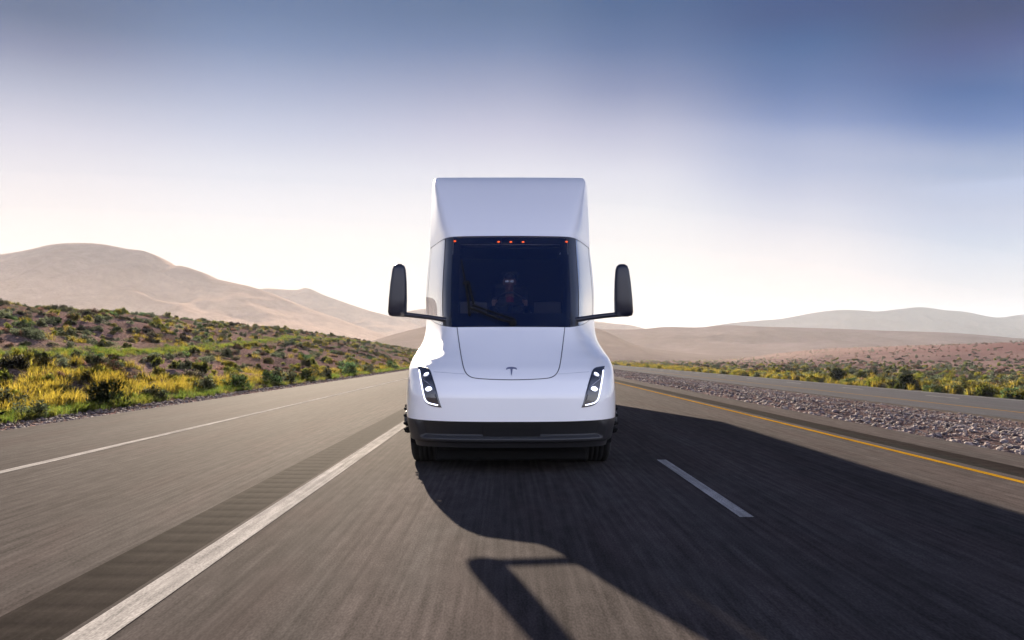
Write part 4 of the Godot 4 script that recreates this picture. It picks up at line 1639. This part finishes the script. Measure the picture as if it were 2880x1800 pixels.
func make_tree(label: String, x: float, d: float, wide: float, tall: float, seed_: int) -> void:
	var t := thing("juniper_tree", label, "tree", Vector3(x, ground(x, d) - 0.05, -d))
	var r := RandomNumberGenerator.new()
	r.seed = seed_
	var st := begin()
	tube(st, smooth([Vector3(0, 0, 0), Vector3(0.06, tall * 0.25, 0.03), Vector3(-0.04, tall * 0.5, 0), Vector3(0.02, tall * 0.85, 0.02)], 3), range(10).map(func(i): return lerpf(0.11, 0.02, i / 9.0)), 8)
	for k in 9:
		var a := r.randf() * TAU
		var h := tall * r.randf_range(0.12, 0.6)
		var out := Vector3(cos(a), 0.45, sin(a)) * wide * r.randf_range(0.5, 0.8)
		tube(st, [Vector3(0, h, 0), Vector3(0, h, 0) + out * 0.5 + Vector3(0, 0.05, 0), Vector3(0, h, 0) + out], [0.05, 0.03, 0.012], 6)
	part("trunk", done(st), M.bark, t)
	var v := PackedVector3Array()
	var n := PackedVector3Array()
	var c := PackedColorArray()
	for k in 46:
		var a := r.randf() * TAU
		var h := r.randf_range(0.06, 0.95)
		var rad := wide * r.randf_range(0.25, 1.0) * sqrt(maxf(0.05, 1.0 - pow(absf(h - 0.3) / 0.72, 2.0)))
		var q := Vector3(cos(a) * rad, h * tall, sin(a) * rad)
		var tone := lin(0.022, 0.035, 0.015).lerp(lin(0.06, 0.07, 0.025), r.randf())
		for i in 62:
			var off := Vector3(r.randfn(), r.randfn() * 0.8, r.randfn()) * wide * 0.15
			var up := (off.normalized() + Vector3(0, 0.5, 0) + Vector3(r.randfn(), r.randfn(), r.randfn()) * 0.4).normalized()
			var side := up.cross(Vector3(r.randfn(), r.randfn(), r.randfn())).normalized()
			var s := r.randf_range(0.06, 0.12)
			var col := tone * r.randf_range(0.7, 1.3)
			var nn := side.cross(up).normalized()
			for vv in [q + off - side * s * 0.4, q + off + side * s * 0.4, q + off + up * s * 1.5]:
				v.append(vv)
				n.append(nn)
				c.append(col)
	var arr := []
	arr.resize(Mesh.ARRAY_MAX)
	arr[Mesh.ARRAY_VERTEX] = v
	arr[Mesh.ARRAY_NORMAL] = n
	arr[Mesh.ARRAY_COLOR] = c
	var m := ArrayMesh.new()
	m.add_surface_from_arrays(Mesh.PRIMITIVE_TRIANGLES, arr)
	part("crown", m, M.leaf, t)


func make_stones() -> void:
	rng.seed = 5
	var meshes := range(4).map(func(k): return make_stone(40 + k))
	var places := [[], [], [], []]
	var tints := [[], [], [], []]
	var tones := [lin(0.15, 0.112, 0.112), lin(0.095, 0.062, 0.064), lin(0.22, 0.18, 0.17), lin(0.06, 0.044, 0.047), lin(0.12, 0.10, 0.11)]
	var big := []
	for i in 70000:
		var d := 9.0 * pow(300.0 / 9.0, rng.randf())
		var x := rng.randf_range(6.62, 18.0) - (0.25 * rng.randf() if rng.randf() < 0.03 else 0.0)
		var s := 0.009 + 0.058 * pow(rng.randf(), 7.0) + (0.0004 * minf(d, 80.0) * rng.randf())
		var b := Basis.from_euler(Vector3(rng.randf_range(-0.3, 0.3), rng.randf() * TAU, rng.randf_range(-0.3, 0.3))).scaled(Vector3.ONE * s)
		var tr := Transform3D(b, Vector3(x, ground(x, d) + s * 0.15, -d))
		var tint: Color = tones[rng.randi() % 5] * rng.randf_range(0.6, 1.05)
		var k := rng.randi() % 4
		if s > 0.05 and d < 40.0 and big.size() < 60:
			big.append([tr, k])
			continue
		places[k].append(tr)
		tints[k].append(tint)
	for i in 5000:  # the dark gravel berm on the left
		var d := 11.0 * pow(150.0 / 11.0, rng.randf())
		var x := rng.randf_range(-9.5, -8.5)
		var s := 0.012 + 0.035 * pow(rng.randf(), 2.0)
		var b := Basis(Vector3.UP, rng.randf() * TAU).scaled(Vector3.ONE * s)
		places[i % 4].append(Transform3D(b, Vector3(x, ground(x, d) + s * 0.2, -d)))
		tints[i % 4].append(lin(0.09, 0.07, 0.075) * rng.randf_range(0.7, 1.4))
	for k in 4:
		scatter("gravel", meshes[k], places[k], tints[k])
	var shades := []
	for tone in tones:
		var m: StandardMaterial3D = M.stone.duplicate()
		m.albedo_color = tone.linear_to_srgb()
		shades.append(m)
	var words := ["pinkish grey", "dark brown", "pale buff", "blackish", "bluish grey"]
	for q in big:
		var w := rng.randi() % 5
		var o := part("rock", meshes[q[1]], shades[w], self)
		o.transform = q[0]
		tag(o, "%s angular rock among the gravel of the median between the roads" % words[w], "rock", "%s rocks in the median" % words[w])


func _ready() -> void:
	# camera
	var cam := Camera3D.new()
	cam.name = "camera"
	cam.fov = 40.48
	cam.near = 0.05
	cam.far = 9000.0
	add_child(cam)
	cam.position = Vector3(0, 1.25, 0)
	cam.rotation = Vector3(atan(84.0 / 2050.0), -atan(14.5 / 2050.0), 0)
	# sky, exposure, haze
	var env := Environment.new()
	env.background_mode = Environment.BG_SKY
	var sky_mat := PanoramaSkyMaterial.new()
	sky_mat.panorama = make_sky()
	env.sky = Sky.new()
	env.sky.sky_material = sky_mat
	env.tonemap_mode = Environment.TONE_MAPPER_LINEAR
	env.tonemap_exposure = EXPOSURE
	env.sdfgi_enabled = true
	env.ssao_enabled = true
	env.ssil_enabled = true
	env.fog_enabled = true
	env.fog_density = 0.00015
	env.fog_light_color = Color(0.88, 0.94, 1.0)
	env.volumetric_fog_enabled = true  # for the banks of valley haze below
	env.volumetric_fog_density = 0.0
	var we := WorldEnvironment.new()
	we.name = "world_environment"
	we.environment = env
	add_child(we)
	# low sun, behind the truck on the left
	var sun := DirectionalLight3D.new()
	sun.name = "sun"
	sun.light_color = Color(1.0, 0.92, 0.82)
	sun.light_energy = 1.5
	sun.light_angular_distance = 0.5
	sun.shadow_enabled = true
	add_child(sun)
	sun.look_at_from_position(Vector3(-69, 100, -310), Vector3.ZERO)

	var t0 := Time.get_ticks_msec()
	make_materials()
	make_terrain()
	make_roads()
	make_hills()
	make_valley_haze()
	print("land ", Time.get_ticks_msec() - t0)
	make_truck()
	make_trailer()
	print("truck ", Time.get_ticks_msec() - t0)
	make_driver()
	print("driver ", Time.get_ticks_msec() - t0)
	make_stones()
	make_tree("left juniper tree, dark and cone shaped, beside the far roadway", 28.9, 75.6, 0.62, 1.25, 3)
	make_tree("right juniper tree, dark and ragged, at the edge of the far roadway", 27.6, 59.6, 0.58, 0.95, 8)
	make_plants()
	print("plants ", Time.get_ticks_msec() - t0)
